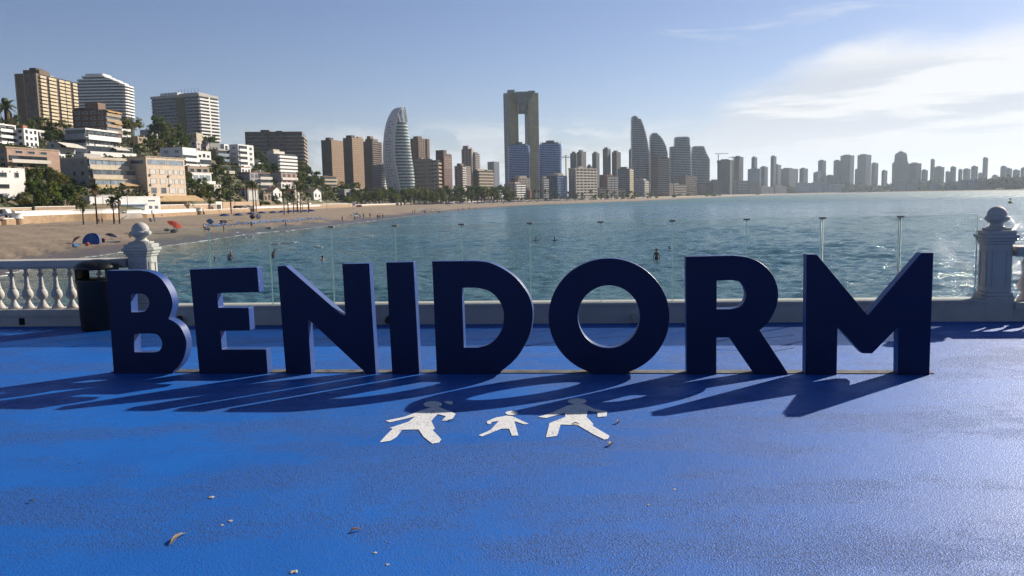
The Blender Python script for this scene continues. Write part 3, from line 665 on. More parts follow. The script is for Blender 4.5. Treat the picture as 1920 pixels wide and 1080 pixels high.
# -- towers on the hill
k = B('apartment_tower', 'brown apartment tower with cream balcony columns, tallest on the hill at far left', 27, 68, 140, 137, 226, 600, 34, 13, BROWN,
      [('W', 2, .7, .5, DW, .45, .95), ('C', [(0, .06), (.40, .45), (.94, 1)], .35, TAN)], [('B', [(.05, .19), (.26, .44), (.52, .66), (.68, .80), (.88, 1)], 1.3, .52, mat((.74, .62, .42)), DW), ('C', [(.195, .255), (.445, .515), (.665, .68), (.81, .87)], .25, mat((.16, .10, .075)))],  # right face: pilasters darkened for the deep shadow between balcony stacks
      [(.2, .95, .1, .35, 3.2, BROWN), (.5, .8, .1, .3, 4.6, DBROWN, 'roof_tank'), (.3, .7, .5, .6, 1.8, CREAM)])
def stack(name, label, prof, Y, depth, nf, glass, slab, slabh=.35, over=.8, roof=None, cat='tower', group=None, lowz=-.5, rnd_=.5, side=None, zig=0):
    """a tower of stacked floor slabs: prof gives (row, left column, right column) down the photograph at distance Y"""
    Y = max(Y, land(prof[-1][2])[1]*1.1); pr_ = sorted(prof); ys = [p[0] for p in pr_]; zt = P((pr_[0][1]+pr_[0][2])/2, ys[0], Y).z; yb = ys[-1]; zb = P((pr_[-1][1]+pr_[-1][2])/2, yb, Y).z
    c0 = P((pr_[-1][1]+pr_[-1][2])/2, yb, Y); gz = min(lowz, GZ(c0.x, c0.y+depth/2))
    o = thing(name, label, cat, Vector((c0.x, Y+depth/2, gz)), group)
    def foot(row, grow):
        xl = float(np.interp(row, ys, [p[1] for p in pr_])); xr = float(np.interp(row, ys, [p[2] for p in pr_])); a = P(xl, row, Y+depth*.25).x-grow; b = P(xr, row, Y+depth*.25).x+grow
        hw, hd, cx, cy = (b-a)/2, depth/2+grow, (a+b)/2, Y+depth/2; pts = []; ex = 2/rnd_ if rnd_ else 20
        for i in range(20):
            t_ = 2*math.pi*(i+.5)/20; c_, s_ = math.cos(t_), math.sin(t_)
            pts.append((cx+hw*abs(c_)**rnd_*(1 if c_ > 0 else -1), cy+hd*abs(s_)**rnd_*(1 if s_ > 0 else -1)))
        return pts
    fh = (zt-zb)/nf; core = MB()
    for j in range(nf):
        row = yb+(ys[0]-yb)*(j+.9)/nf; z = zb+fh*j
        core.prism(foot(row, 0), z if j else gz-.5, z+fh)
        s = MB(); s.prism(foot(row, over), z+fh*(1-slabh)-.02, z+fh-.02); s.build('floor_slab', slab, o)
    core.build('glass_wall', glass, o)
    if roof: 
        rb = MB(); rb.prism(foot(ys[0], -1.5), zt-.1, zt+roof); rb.build('roof_house', slab, o)
    return o, foot, zt
stack('striped_apartment_block', 'white and dark striped apartment block with stepped top, behind the brown hill tower', [(142, 158, 200), (147, 152, 210), (150, 143, 222), (156, 139, 230), (160, 138, 238), (222, 142, 240)], 760, 22, 14, GLASS_DARK, WHITE, .45, .9, 2.2, 'building', rnd_=.35)
k = B('apartment_block', 'low dark brown block with orange awnings below the striped white block', 135, 197, 224, 205, 247, 470, 30, 4, mat((.17, .10, .075)), [('W', 4, .55, .5, DW)], [('S', .8, .4, TAN, GLASSM), ('A', 3, .02, .55, 1.6, YAWN), ('A', 3, .6, 1, 1.6, YAWN), ('A', 1, .45, 1, 1.6, YAWN)],
      [(.35, .75, .1, .6, 4.2, mat((.22, .15, .11))), (.02, .25, .1, .8, 1.5, DBROWN)])
k = B('hotel_tower', 'grey and white hotel tower with long balconies on the hill crest', 284, 372, 407, 180, 262, 700, 40, 13, mat((.36, .37, .38)), [('S', .9, .33, mat((.40, .42, .45)), DW, .0, .53), ('S', .9, .33, mat((.40, .42, .45)), DW, .73, 1), ('C', [(.55, .71)], .6, OLIVE)],
      [('S', 1.4, .36, WHITE, GLASSM), ('C', [(.47, .53)], 1.3, WHITE)], [(-.02, 1.02, -.02, 1.02, 2.2, PAR, 'parapet'), (.12, .5, .15, .8, 5, WHITE), (.55, .95, .1, .7, 3.5, PAR)])
SIGNB = mat((.10, .16, .32), .5, 0)
mb = MB()
for i in range(11):
    q = k.C+k.eL*k.b*(.75-.07*i)+k.eR*3+Vector((0, 0, k.zt+3.3)); mb.obox(q, k.eL*.25, k.eR*.25, Vector((0, 0, 4.0 if i > 3 else 2.0)))
mb.build('sign_frame', SIGNB, k.o, 'stuff')
k = B('slab_block', 'wide brown slab block standing alone against the sky behind white villas', 459, 566, 573, 250, 325, 720, 4, 11, mat((.17, .135, .12)), [('S', 1.0, .36, mat((.30, .25, .23)), DW, .04, .38), ('S', 1.0, .36, mat((.24, .20, .19)), DW, .40, .68), ('S', 1.0, .36, mat((.32, .27, .25)), DW, .70, 1)], [('S', 1.5, .4, mat((.35, .28, .24)), DW)],
      [(0, 1, 0, 1, 1.6, mat((.22, .15, .13)), 'parapet'), (.25, .4, .2, .6, 4, DBROWN), (.52, .63, .2, .6, 3.2, DBROWN)])

# -- white villas and blocks on the hillside
def V(name, label, xL, xC, xR, yt, yb, phi, nf, wall=WHITE, Ls=(), Rs=(), roof=(), Y=None, cat='house', deep=9): return B(name, label, xL, xC, xR, yt, yb, None, min(phi*.82, 46), nf, wall, Ls, Rs, roof, cat, deep=deep)
WG = mat((.50, .50, .50), .75, .08)
V('villa', 'white villa with a flat roof at the left edge below the brown tiled roof', -22, -4, 29, 233, 268, 44, 3, WHITE, [], [('S', 1.2, .35, WHITE, DW, .0, .95), ('W', 2, .6, .5, DW)], [(0, 1, 0, 1, .5, WHITE, 'parapet')])
V('villa', 'white villa with an orange chimney stack, right of the villa at the left edge', 30, 44, 70, 240, 276, 42, 3, WHITE, [('W', 1, .5, .5, DW)], [('W', 3, .55, .6, DW)], [(.6, .95, .0, .3, 1.2, mat((.5, .22, .13)), 'chimney')])
V('garden_pavilion', 'flat-roofed white pavilion with deep eaves right of the orange chimney', 56, 64, 85, 245, 256, 40, 1, WHITE, [], [('W', 2, .8, .7, DW)], [(-.08, 1.08, -.06, 1.1, .6, WHITE, 'eaves')])
V('villa', 'pink stone terraced house with a long white balcony at the left edge', -20, 12, 110, 277, 316, 66, 3, PINKST, [('W', 2, .6, .6, DW)], [('S', 1.6, .40, OFFWHITE, DW, .02, .75, 1, 2), ('W', 3, .5, .5, DW, .1, .8, 0, 1), ('W', 3, .55, .4, DW, .1, .8, 2, 3)], [(0, 1.02, -.02, 1, .5, TAN, 'parapet')], Y=300)
V('villa', 'small house with a wide white sloping awning below the low brown block', 88, 108, 140, 266, 292, 42, 2, WG, [('W', 1, .3, .4, DW)], [('A', 1, .0, 1.15, 4.0, OFFWHITE), ('W', 2, .6, .5, DW, .05, .95, 1, 2)], Y=345)
V('villa', 'bright white two-storey villa with two long balconies on the upper hillside', 122, 160, 221, 242, 276, 44, 2, WHITE, [('S', 1.0, .5, WG, DW)], [('S', 1.6, .40, WHITE, DW), ('W', 4, .5, .45, GLASSM)], [(0, 1, 0, 1, .7, WHITE, 'parapet')], Y=400)
V('villa_terrace', 'long white terrace wing under the bright two-storey villa', 140, 162, 248, 272, 292, 56, 1, WHITE, [], [('S', 2.2, .42, WHITE, DW, .0, 1), ('A', 0, .55, .85, 2.4, OFFWHITE)], Y=372)
# stepped apartment house
STW = mat((.40, .39, .38)); STF = mat((.68, .59, .46))
k = B('apartment_house', 'stepped beige apartment house with glazed balconies behind the seafront palms', 112, 163, 238, 296, 372, 300, 46, 4, STW, [('W', 2, .28, .38, DW, .35, .95)], [])
def step_floor(k, j, f1, dz, prj, gm_, pm, n_panes):
    O, u, n, wd = fr(k, 1); z = k.zb+k.fh*j; w2 = wd*f1
    mb = MB(); mb.ext(O+Vector((0, 0, z)), u*w2, n, [(-.02, -.25), (prj, -.25), (prj, k.fh*.36), (prj-.15, k.fh*.36), (prj-.15, 0), (-.02, 0)]); mb.build('balcony', pm, k.o)
    pw = w2/n_panes
    for i in range(n_panes):
        q = MB(); q.obox(O+u*(pw*i+.12)+n*(prj-.5)+Vector((0, 0, z+k.fh*.36)), u*(pw-.24), n*.06, Vector((0, 0, k.fh*.46))); q.build('window', gm_, k.o)
    q = MB(); q.obox(O-n*.02+Vector((0, 0, z+k.fh*.84)), u*w2, n*(prj-.2), Vector((0, 0, k.fh*.1))); q.build('lintel', pm, k.o)
step_floor(k, 3, .97, 0, 1.2, GLASSL, STF, 6); step_floor(k, 2, 1.08, 0, 2.4, GLASSM, STF, 6); step_floor(k, 1, 1.12, 0, 3.4, GLASSL, mat((.62, .48, .28)), 6); step_floor(k, 0, 1.2, 0, 4.4, OFFWHITE, mat((.60, .48, .30)), 5)
facade(k, 1, ('A', 1, .62, 1.32, 5.2, TAWN)); facade(k, 1, ('A', 0, .98, 1.45, 6.0, TAWN))
roof_box(k, 0, 1, 0, 1, .5, STF, 'parapet'); roof_box(k, .2, .6, .2, .6, 2.0, PAR)
# cream block
CRB = mat((.78, .63, .48)); CRS = mat((.34, .27, .21))
k = B('apartment_house', 'cream four-storey apartment house with white roller shutters on the front', 238, 273, 345, 294, 366, 318, 42, 4, CRB, [('W', 1, .8, .35, GLASSM, .1, .95, 3, 4)], [('W', 2, .92, .5, GLASSL, .03, .97, 3, 4), ('W', 2, .55, .5, SHUTTER, .03, .52, 1, 3), ('W', 3, .65, .5, SHUTTER, .52, .98, 1, 3), ('W', 2, .5, .6, GLASSM, .03, .52, 0, 1), ('W', 2, .7, .55, SHUTTER, .52, .98, 0, 1), ('A', -1, -.1, 1.25, 4.5, TAWN)], [(-.03, 1.02, -.02, 1.02, .35, mat((.5, .42, .3)), 'roof')])
for fx, fz in ((.06, 2.05), (.53, 1.95), (.06, 1.02), (.54, .98)):
    O, u, n, wd = fr(k, 1); q = MB(); q.obox(O+u*wd*fx+n*.02+Vector((0, 0, k.zb+k.fh*fz)), u*1.0, n*.45, Vector((0, 0, .75))); q.build('air_conditioner', LGREY, k.o)
# seafront white bar
k = B('beach_bar', 'long low white seafront building with a red corner and blue window trim', 160, 168, 300, 371, 398, 272, 48, 2, WHITE, [], [('W', 1, .8, .55, mat((.55, .10, .09), .7), .02, .17, 0, 1), ('W', 3, .85, .5, GLASSL, .30, .76, 0, 1), ('W', 2, .55, .45, GLASSM, .80, .98, 0, 1), ('W', 1, .8, .2, GLASSM, .8, .93, 1, 2)], [(0, 1, 0, 1, .4, WHITE, 'parapet'), (.0, .9, .1, .35, 1.0, PAR)])
O, u, n, wd = fr(k, 1); q = MB(); q.obox(O+u*wd*.28+n*.01+Vector((0, 0, k.zb+k.fh*.9)), u*wd*.5, n*.6, Vector((0, 0, .35))); q.build('fascia', mat((.35, .50, .68)), k.o)
k = B('villa', 'white cube house with two dark windows at the left edge above the promenade', -40, -16, 46, 316, 382, 235, 48, 3, WHITE, [], [('W', 1, .6, .38, DW, .05, .52, 2, 3), ('W', 1, .5, .42, DW, .62, .85, 2, 3), ('W', 1, .7, .34, DW, .05, .55, 1, 2)], [(0, 1, 0, 1, .35, WHITE, 'parapet')])
for i in range(3): q = MB(); O, u, n, wd = fr(k, 1); q.obox(O+u*wd*(.3+.22*i)-n*.03+Vector((0, 0, k.zb+k.fh*2.72)), u*.45, n*.06, Vector((0, 0, .5))); q.build('vent', mat((.35, .28, .24)), k.o)
# right of the cream block
V('villa', 'white modern villa with a grey side and banded terraces above the cream house', 300, 342, 368, 278, 312, 38, 3, WHITE, [('W', 2, .4, .4, WG)], [('S', 1.6, .45, WHITE, DW, 0, 1, 0, 2)], [(0, 1, 0, 1, .6, WHITE, 'parapet')], Y=400)
V('villa', 'white cube villa with a row of dark windows, right of the banded one', 362, 369, 395, 284, 312, 46, 2, WHITE, [], [('W', 3, .6, .5, DW, .05, .95, 1, 2), ('S', 1.5, .3, WHITE, DW, 0, 1, 0, 1)], [(0, 1, 0, 1, .5, WHITE, 'parapet')], Y=395)
V('villa', 'beige villa with a glass-fronted roof terrace between white villas', 394, 406, 429, 281, 302, 44, 2, TAN, [], [('S', 1.3, .4, GLASSL, DW)], [(.2, .7, .3, .8, 1.0, PAR)], Y=430)
V('apartment_house', 'white four-storey house on stilts with a grey side wall', 430, 446, 475, 272, 312, 42, 4, WHITE, [('W', 1, .4, .4, WG)], [('S', 1.2, .34, WHITE, DW, .02, .58), ('W', 1, .6, .5, GLASSM, .65, .95)], [(0, 1, 0, 1, .6, WHITE, 'parapet')], Y=440)
V('apartment_house', 'bright white house with five long horizontal balconies beside the brown slab block', 494, 521, 554, 288, 328, 40, 6, mat((.52, .51, .50)), [('W', 2, .3, .4, WG)], [('S', 1.4, .50, WHITE, DW)], [(.1, .6, .1, .7, 2.2, OFFWHITE), (.2, .5, .15, .5, 3.6, CREAM, 'water_tank')], Y=480)
V('villa', 'dark red porch house below the bright white balconied house', 502, 527, 556, 324, 348, 40, 2, mat((.40, .38, .37)), [], [('W', 3, .6, .7, mat((.20, .06, .05))), ('S', 1.0, .3, OFFWHITE, None, 0, 1, 1, 2)], Y=440)
V('villa', 'villa with three white arches and a red-tiled terrace edge', 440, 468, 506, 324, 346, 48, 2, mat((.40, .40, .41)), [], [('W', 2, .6, .55, GLASSM, .02, .42, 1, 2), ('S', 1.8, .35, OFFWHITE, DW, .4, 1)], [(-.02, 1, -.02, 1.0, .5, TILE, 'tiled_edge')], Y=385)
V('villa', 'white villa with big terrace windows in the trees right of the cream house', 352, 360, 396, 324, 343, 50, 1, WHITE, [], [('W', 3, .7, .55, GLASSL), ('S', 2.4, .2, WHITE, None)], [(0, 1, -.1, 1.1, .4, OFFWHITE, 'eaves')], Y=345)
V('villa', 'low beige retaining terrace house under the white modern villas', 343, 352, 392, 312, 326, 50, 1, TAN, [], [('W', 3, .6, .5, DW)], [(0, 1, 0, 1, .3, mat((.4, .2, .15)), 'parapet')], Y=375)
V('bungalow', 'grey bungalow with a white shutter and columns above the promenade', 440, 464, 484, 355, 378, 44, 1, LGREY, [('C', [(.1, .16), (.45, .51), (.8, .86)], .5, WHITE, 'column'), ('W', 2, .6, .6, DW)], [('W', 1, .9, .7, SHUTTER)], [(-.05, 1.02, -.05, 1, .45, TILE, 'roof')], Y=395)
def gable(name, label, xL, xC, xR, yt, yb, phi, Y, wall=WHITE, rm=TILE, rise=.5):
    k = V(name, label, xL, xC, xR, yt, yb, phi, 1, wall, [('W', 1, .35, .4, DW)], [('W', 2, .4, .45, DW)], Y=Y)
    up = Vector((0, 0, 1)); h = k.a*rise*.5; a0 = k.C+up*k.zt; e = .5
    r0 = a0+k.eR*k.a/2+up*h-k.eL*e; r1 = r0+k.eL*(k.b+2*e)
    mb = MB(); mb.add([a0, a0+k.eR*k.a, a0+k.eR*k.a/2+up*h*.96, a0+k.eL*k.b, a0+k.eR*k.a+k.eL*k.b, a0+k.eR*k.a/2+k.eL*k.b+up*h*.96], [(0, 1, 2), (3, 5, 4)]); mb.build('gable', wall, k.o)
    for s in (0, 1):
        q = a0-k.eL*e+(k.eR*k.a if s else Vector())+(k.eR*e if s else -k.eR*e)-up*.25; mb = MB(); mb.obox(q, k.eL*(k.b+2*e), r0-q, up*.2); mb.build('roof_slope', rm, k.o)
    return k
gable('gabled_house', 'white gabled house with a dark roof in the palms right of the bungalow', 498, 512, 528, 357, 376, 42, 420, rm=mat((.30, .20, .15)))
gable('gabled_house', 'white gabled house among palms below the first brown towers', 572, 588, 602, 359, 374, 40, 520, rm=mat((.35, .24, .18)))
gable('gabled_house', 'small red-roofed house between the two white gabled houses', 536, 548, 562, 360, 374, 42, 480, wall=OFFWHITE)
V('apartment_house', 'small yellowish house with two balconies at the foot of the first brown tower', 600, 607, 630, 331, 352, 46, 3, mat((.50, .40, .24)), [], [('S', 1.2, .38, CREAM, DW)], [(0, 1, -.1, 1.1, .4, TILE, 'roof')], Y=640)
V('villa', 'narrow beige tower house by the wall under the brown towers', 655, 666, 680, 354, 380, 42, 3, mat((.52, .40, .30)), [], [('W', 1, .4, .45, DW)], [(0, 1, 0, 1, .3, OFFWHITE, 'parapet')], Y=590)
V('villa', 'low white-roofed house left of the narrow beige tower house', 634, 646, 666, 356, 374, 44, 1, WG, [], [('W', 2, .5, .5, DW)], [(-.05, 1.05, -.05, 1.05, .5, OFFWHITE, 'roof')], Y=600)
V('villa', 'pair of pinkish white cube houses under the hotel tower', 356, 368, 376, 264, 284, 38, 2, mat((.60, .52, .50)), [('W', 1, .4, .4, DW)], [('W', 1, .4, .4, DW)], Y=480)
V('villa', 'small pinkish white cube house left of the white house on stilts', 378, 386, 392, 263, 282, 38, 2, mat((.58, .50, .48)), [('W', 1, .4, .4, DW)], [], Y=485)
V('villa', 'low cream house with a flat roof directly under the hotel tower', 345, 368, 380, 249, 262, 36, 1, CREAM, [('W', 4, .5, .5, DW)], [], Y=600)
V('villa', 'white house with a dark opening at the crest right of the hotel tower', 417, 420, 428, 270, 284, 40, 1, WHITE, [], [('W', 1, .6, .6, DW)], Y=500)
V('villa', 'cream rock-walled house half buried in trees under the low brown block', 250, 258, 276, 256, 276, 42, 2, TAN, [], [('W', 2, .5, .5, DW)], Y=470)
V('villa', 'small white flat-roofed house right of the umbrella pine', 222, 228, 246, 241, 252, 46, 1, WHITE, [], [('W', 2, .5, .5, DW)], Y=480)
V('villa', 'low grey-roofed house under the dark green trees of the crest', 262, 276, 296, 243, 254, 42, 1, LGREY, [], [('W', 2, .5, .5, DW)], Y=560)
V('villa', 'tan terrace house low among palms left of the bungalow', 408, 416, 436, 310, 324, 48, 1, TAN, [], [('S', 1.5, .3, OFFWHITE, DW)], Y=395)
V('bungalow', 'dark-roofed bungalow between palms right of the bungalow with a shutter', 486, 494, 508, 362, 378, 46, 1, TAN, [], [('W', 2, .5, .6, DW)], [(-.1, 1.1, -.1, 1.1, .35, DBROWN, 'roof')], Y=410)

V('villa', 'small white terraced house in the trees left of the bright five-balcony house', 474, 481, 495, 320, 334, 44, 2, WHITE, [], [('S', 1.0, .4, WHITE, DW)])
V('villa', 'white flat house low under the red porch house', 520, 527, 546, 342, 354, 46, 1, WHITE, [], [('W', 3, .5, .5, DW)])
V('villa', 'pale house between trees below the white cube villa', 394, 401, 414, 346, 360, 44, 2, OFFWHITE, [], [('W', 2, .5, .5, DW)])
V('villa', 'small white house under the sloping white awning house', 96, 103, 122, 288, 298, 46, 1, WHITE, [], [('W', 3, .5, .5, DW)])
V('villa', 'small tan house above the banded white modern villa', 318, 326, 342, 268, 280, 44, 1, CREAM, [], [('W', 3, .5, .5, DW)])
V('villa', 'white balconied house squeezed between the stilt house and the five-balcony house', 476, 482, 492, 300, 316, 44, 2, OFFWHITE, [], [('S', 1.0, .4, WHITE, DW)])
V('villa', 'white house with a red tiled edge above the arched villa', 444, 452, 470, 314, 326, 46, 1, WHITE, [], [('W', 3, .5, .5, DW)], [(-.02, 1, -.02, 1.0, .4, TILE, 'tiled_edge')])
# -- city towers, left to right
def TW(label, xL, xC, xR, yt, yb, Y, phi, nf, wall, Ls=(), Rs=(), roof=(), name='tower', cat='tower', deep=14): return B(name, label, xL, xC, xR, yt, yb, max(Y, land(xC)[1]*(1.04 if xC > 1335 and cat == 'building' else 1.12)), phi, nf, wall, Ls, Rs, roof, cat, lowz=None, deep=deep)
TBR = mat((.30, .19, .12)); TBL = mat((.40, .27, .17))
TW('brown tower with a dark blank side, leftmost of the two tall tan-brown slabs', 602, 621, 645, 262, 350, 960, 30, 24, TBL, [('C', [(0, 1)], .25, mat((.105, .085, .07)), 'side_cladding')], [('W', 9, .55, .45, mat((.12, .075, .05), .5))], [(.3, .7, .1, .4, 3, DBROWN)])  # left face coloured dark: shade of the unlit side put into the colour
TW('brown tower with a reddish blank side, taller of the two tan-brown slabs', 643, 660, 682, 258, 356, 930, 30, 25, TBL, [('C', [(0, 1)], .25, mat((.17, .115, .09)), 'side_cladding')], [('W', 8, .5, .42, mat((.13, .08, .055), .5))], [(.2, .8, .1, .4, 3, DBROWN), (.8, 1, .5, .9, 2, TBL)])  # left face again darker than the lit one, shade in the colour
TW('dark brown tower with dark balconies, left of the curved white tower', 681, 697, 716, 265, 362, 900, 26, 24, mat((.19, .135, .105)), [], [('S', 1.2, .4, mat((.22, .16, .12)), DW, .0, .9)], [(.1, 1, .1, .6, 3, BROWN), (.3, .7, .1, .4, 6, BROWN)])
TW('low grey block with white awning bands at the foot of the curved white tower', 697, 712, 726, 309, 362, 800, 30, 12, GREYB, [], [('S', 1.2, .42, WHITE, GLASSM)], [])
# curved white tower
Yd = 790; LEV = [(201, 740.5, 751, 759), (206, 734, 749, 760), (212, 731, 747, 761), (218, 727.5, 745.5, 762), (230, 723.5, 743, 763.5), (242, 721, 741, 765), (252, 719.5, 739.5, 766), (272, 718, 739, 769), (292, 718, 739.3, 771.5), (303, 718.3, 740, 773), (313, 719.5, 742, 774.5), (333, 722, 746, 776.5), (353, 726, 749.5, 777.8), (366, 729, 751.5, 778.5)]
def lev(row, i): return float(np.interp(row, [l[0] for l in LEV], [l[i] for l in LEV]))
c0 = P(750, 366, Yd); o = thing('curved_tower', 'white sail-shaped tower with a curved blank side and green glass balconies', 'tower', Vector((c0.x, Yd+10, -.5)))
rows = list(np.linspace(201, 372, 40)); mb = MB(); V0 = []
for r_ in rows:
    a_ = P(lev(r_, 1), r_, Yd+9); s_ = P(lev(r_, 2), r_, Yd); z = s_.z
    V0 += [(a_.x, a_.y, z), (s_.x, s_.y, z), (s_.x+.9, s_.y+.6, z), (a_.x+1.2, a_.y+9, z)]
Fc = []
for i in range(len(rows)-1):
    for j in range(4): Fc.append((i*4+j, i*4+(j+1) % 4, (i+1)*4+(j+1) % 4, (i+1)*4+j))
Fc += [(0, 3, 2, 1)]; mb.add(V0, Fc); mb.build('curved_wall', mat((.80, .80, .82), .6, .05), o)
wm = MB(); rs_ = np.linspace(228, 352, 24)
for i, r_ in enumerate(rs_):
    for f in ((.25, .42, .62) if i % 3 else (.3, .5)):
        if rnd.random() < .25: continue
        a_ = P(lev(r_, 1), r_, Yd+9); s_ = P(lev(r_, 2), r_, Yd); q = a_.lerp(s_, f); q.z = s_.z; d_ = (s_-a_); d_.z = 0; d_.normalize(); n_ = Vector((d_.y, -d_.x, 0)); wm.obox(q-n_*.4, d_*1.1, n_*.5, Vector((0, 0, 1.1)))
wm.build('window', DW, o, 'stuff')
seam = MB()
for i in range(len(rows)-1):
    a_ = P(lev(rows[i], 2), rows[i], Yd-.3); b_ = P(lev(rows[i+1], 2), rows[i+1], Yd-.3); seam.tube(a_, b_, .42, n=6)
seam.build('white_rib', WHITE, o, 'stuff')
nfl = 23; core = MB()
def dfoot(r_, g):
    s_ = P(lev(r_, 2), r_, Yd); e_ = P(lev(r_, 3), r_, Yd+10); w_ = e_.x-s_.x; pts = [(s_.x+.6, s_.y+.8-g*.6)]
    for i in range(1, 9): t_ = i/8; pts.append((s_.x+.6+(w_-.6+g*.6)*math.sin(t_*math.pi/2), s_.y+.3-g+(11)*(1-math.cos(t_*math.pi/2))))
    return pts+[(s_.x+w_*.9, s_.y+22), (s_.x+1, s_.y+22)]
z_hi, z_lo = P(752, 229, Yd).z, P(752, 366, Yd).z; fh = (z_hi-z_lo)/nfl
for i in range(nfl):
    r_ = 366-(366-229)*(i+.5)/nfl; z = z_lo+fh*i; core.prism(dfoot(r_, -1.2), z-(2 if i == 0 else 0), z+fh)
    s = MB(); s.prism(dfoot(r_, .6), z-.22, z+.12); sl_ = s.build('floor_slab', WHITE, o)
    fp = dfoot(r_, .6)[:9]; s = MB()
    for a_, b_ in zip(fp[:-1], fp[1:]): a3 = Vector((*a_, z+.12)); s.obox(a3, Vector((*b_, z+.12))-a3, Vector((.02, .09, 0)), Vector((0, 0, 1.05)))
    s.build('glass_balustrade', GLASSG if i % 5 else mat((.55, .6, .6), .3), o)
core.build('glass_wall', GLASSM, o)
top = MB(); r0 = np.linspace(229, 204, 6)
for i in range(5): top.prism(dfoot(r0[i], -.4), P(752, r0[i], Yd).z, P(752, r0[i+1], Yd).z)
top.build('glass_crown', mat((.38, .46, .50), .2, .2, .3, .5), o)
ar = MB(); pts = [(751, 229, 0), (746, 214, 0), (748, 206, 1), (753, 201.5, 3), (758.5, 200, 6), (760, 206, 7), (761.5, 216, 8), (763.5, 229, 9)]
for a_, b_ in zip(pts[:-1], pts[1:]): ar.tube(P(a_[0], a_[1], Yd-.5+a_[2]), P(b_[0], b_[1], Yd-.5+b_[2]), .65, n=6)
ar.build('crown_arch', WHITE, o, 'stuff')
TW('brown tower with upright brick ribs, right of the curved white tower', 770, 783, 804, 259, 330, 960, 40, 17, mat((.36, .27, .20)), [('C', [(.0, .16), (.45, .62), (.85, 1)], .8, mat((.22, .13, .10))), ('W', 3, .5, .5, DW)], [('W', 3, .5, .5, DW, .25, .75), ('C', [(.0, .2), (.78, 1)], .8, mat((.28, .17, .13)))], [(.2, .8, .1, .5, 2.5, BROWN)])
TW('broad cream apartment block with rows of dark windows in front of the ribbed tower', 774, 820, 830, 300, 372, 640, 14, 10, mat((.40, .33, .25)), [('W', 5, .72, .42, DW, .02, .5), ('W', 4, .7, .42, DW, .52, .97), ('B', [(.84, 1)], .8, .3, PAR, None)], [('S', 1.0, .4, TBL, DW)], [(.05, .6, .2, .7, 2, TAN), (.1, .3, .3, .5, 3.3, CREAM, 'water_tank')], name='apartment_block', cat='building')
TW('red-brown tower with a dark upper head, right of the broad cream block', 817, 832, 847, 289, 362, 800, 30, 19, mat((.25, .13, .10)), [('C', [(.0, 1)], .3, mat((.15, .10, .09)), 'side_cladding')], [('W', 5, .6, .45, DW), ('W', 2, .8, .3, PAR, .1, .9, 12, 18)], [(0, .95, 0, .4, 4.5, DBROWN), (.1, .9, .4, 1, 1, GREYB)])  # darker left face carries the shade of that side as colour
TW('ragged grey and white twin tower with stepped top right of the red-brown tower', 865, 884, 888, 279, 335, 980, 18, 14, mat((.42, .37, .33)), [('W', 3, .35, .6, DW)], [], [(.1, .6, .2, .8, 4, mat((.36, .30, .26)))])
TW('pale stepped half of the grey twin tower with rounded balconies', 884, 890, 899, 288, 335, 985, 30, 13, mat((.50, .45, .41)), [], [('S', 1.2, .4, mat((.5, .45, .42)), DW)], [(.1, .9, .1, .7, 2, GREYB)])
TW('grey block with white balcony stack behind the dark-sided beige block', 852, 866, 882, 311, 372, 760, 28, 14, mat((.33, .27, .23)), [('W', 2, .4, .4, DW)], [('B', [(.0, .4)], 1.0, .4, OFFWHITE, DW), ('W', 3, .5, .5, DW, .45, .95)], [(.2, .7, .1, .5, 3, BROWN)], name='apartment_block', cat='building')
TW('beige block with strong striped balconies and a dark side, nearest the palms', 877, 897, 924, 320, 372, 720, 34, 9, mat((.44, .33, .23)), [('C', [(0, 1)], .2, mat((.13, .11, .095)), 'side_cladding')], [('S', 1.3, .45, mat((.56, .44, .31)), DW)], [(.2, .8, .1, .6, 2.2, CREAM), (.6, 1, .6, 1, 1.4, TAN)], name='apartment_block', cat='building')  # dark left face is shade painted in, the sunlit face stays beige
TW('slim blue-grey tower standing alone left of the tallest twin-legged tower', 914, 926, 936, 303, 338, 1900, 30, 15, mat((.17, .19, .24)), [('W', 4, .5, .5, STEELB)], [('W', 4, .5, .5, STEELB)])
# two-legged tower with a wedge between the legs
Yi = 1330; GOLD = mat((.38, .31, .12), .35, .15, .1, .5); GOLDD = mat((.20, .18, .10), .4, .2, .1); IGREY = mat((.24, .26, .28), .5, .1, .1)
c0 = P(980, 372, Yi); o = thing('two_legged_tower', 'tallest tower with two golden legs joined by a dark wedge at the top', 'skyscraper', Vector((c0.x, Yi+15, -.5)))
def leg(xs, topr, botr, fronts):
    """one leg as an upright prism over the columns xs = left edge, corner, right edge"""
    z1 = P(xs[1], topr, Yi).z; L0 = P(xs[0], botr, Yi+14); C0 = P(xs[1], botr, Yi); R0 = P(xs[2], botr, Yi+10); C_, L_, R_ = xy(C0), xy(L0), xy(R0)
    bk = L_+R_-C_; mb = MB(); mb.prism([C_, R_, bk, L_], -1, z1); lg = mb.build('leg', IGREY, o)
    def face(A_, B_, m1, ncol, z0=0.0, gap=.25, base=None):
        u = (B_-A_); wd = u.length; u.normalize(); n = Vector((u.y, -u.x, 0)); n = n if n.y < 0 or abs(n.x) > .9 else n
        q = MB(); q.obox(A_+n*.05+u*.3, u*(wd-.6), n*.25, Vector((0, 0, z1-1.5))); q.build('facade', m1, lg)
        q = MB(); nfl_ = 50; fh_ = (z1-6)/nfl_
        for j in range(nfl_):
            for i in range(ncol): q.obox(A_+u*(wd*(i+.5-gap)/ncol)+n*.15+Vector((0, 0, 3+fh_*j+fh_*.3)), u*(wd*2*gap/ncol), n*.25, Vector((0, 0, fh_*.45)))
        q.build('window', GOLDD if m1 == GOLD else DW, lg, 'stuff')
    face(L_, C_, fronts[0], 3); face(C_, R_, fronts[1], 6)
    return C_, L_, R_, z1
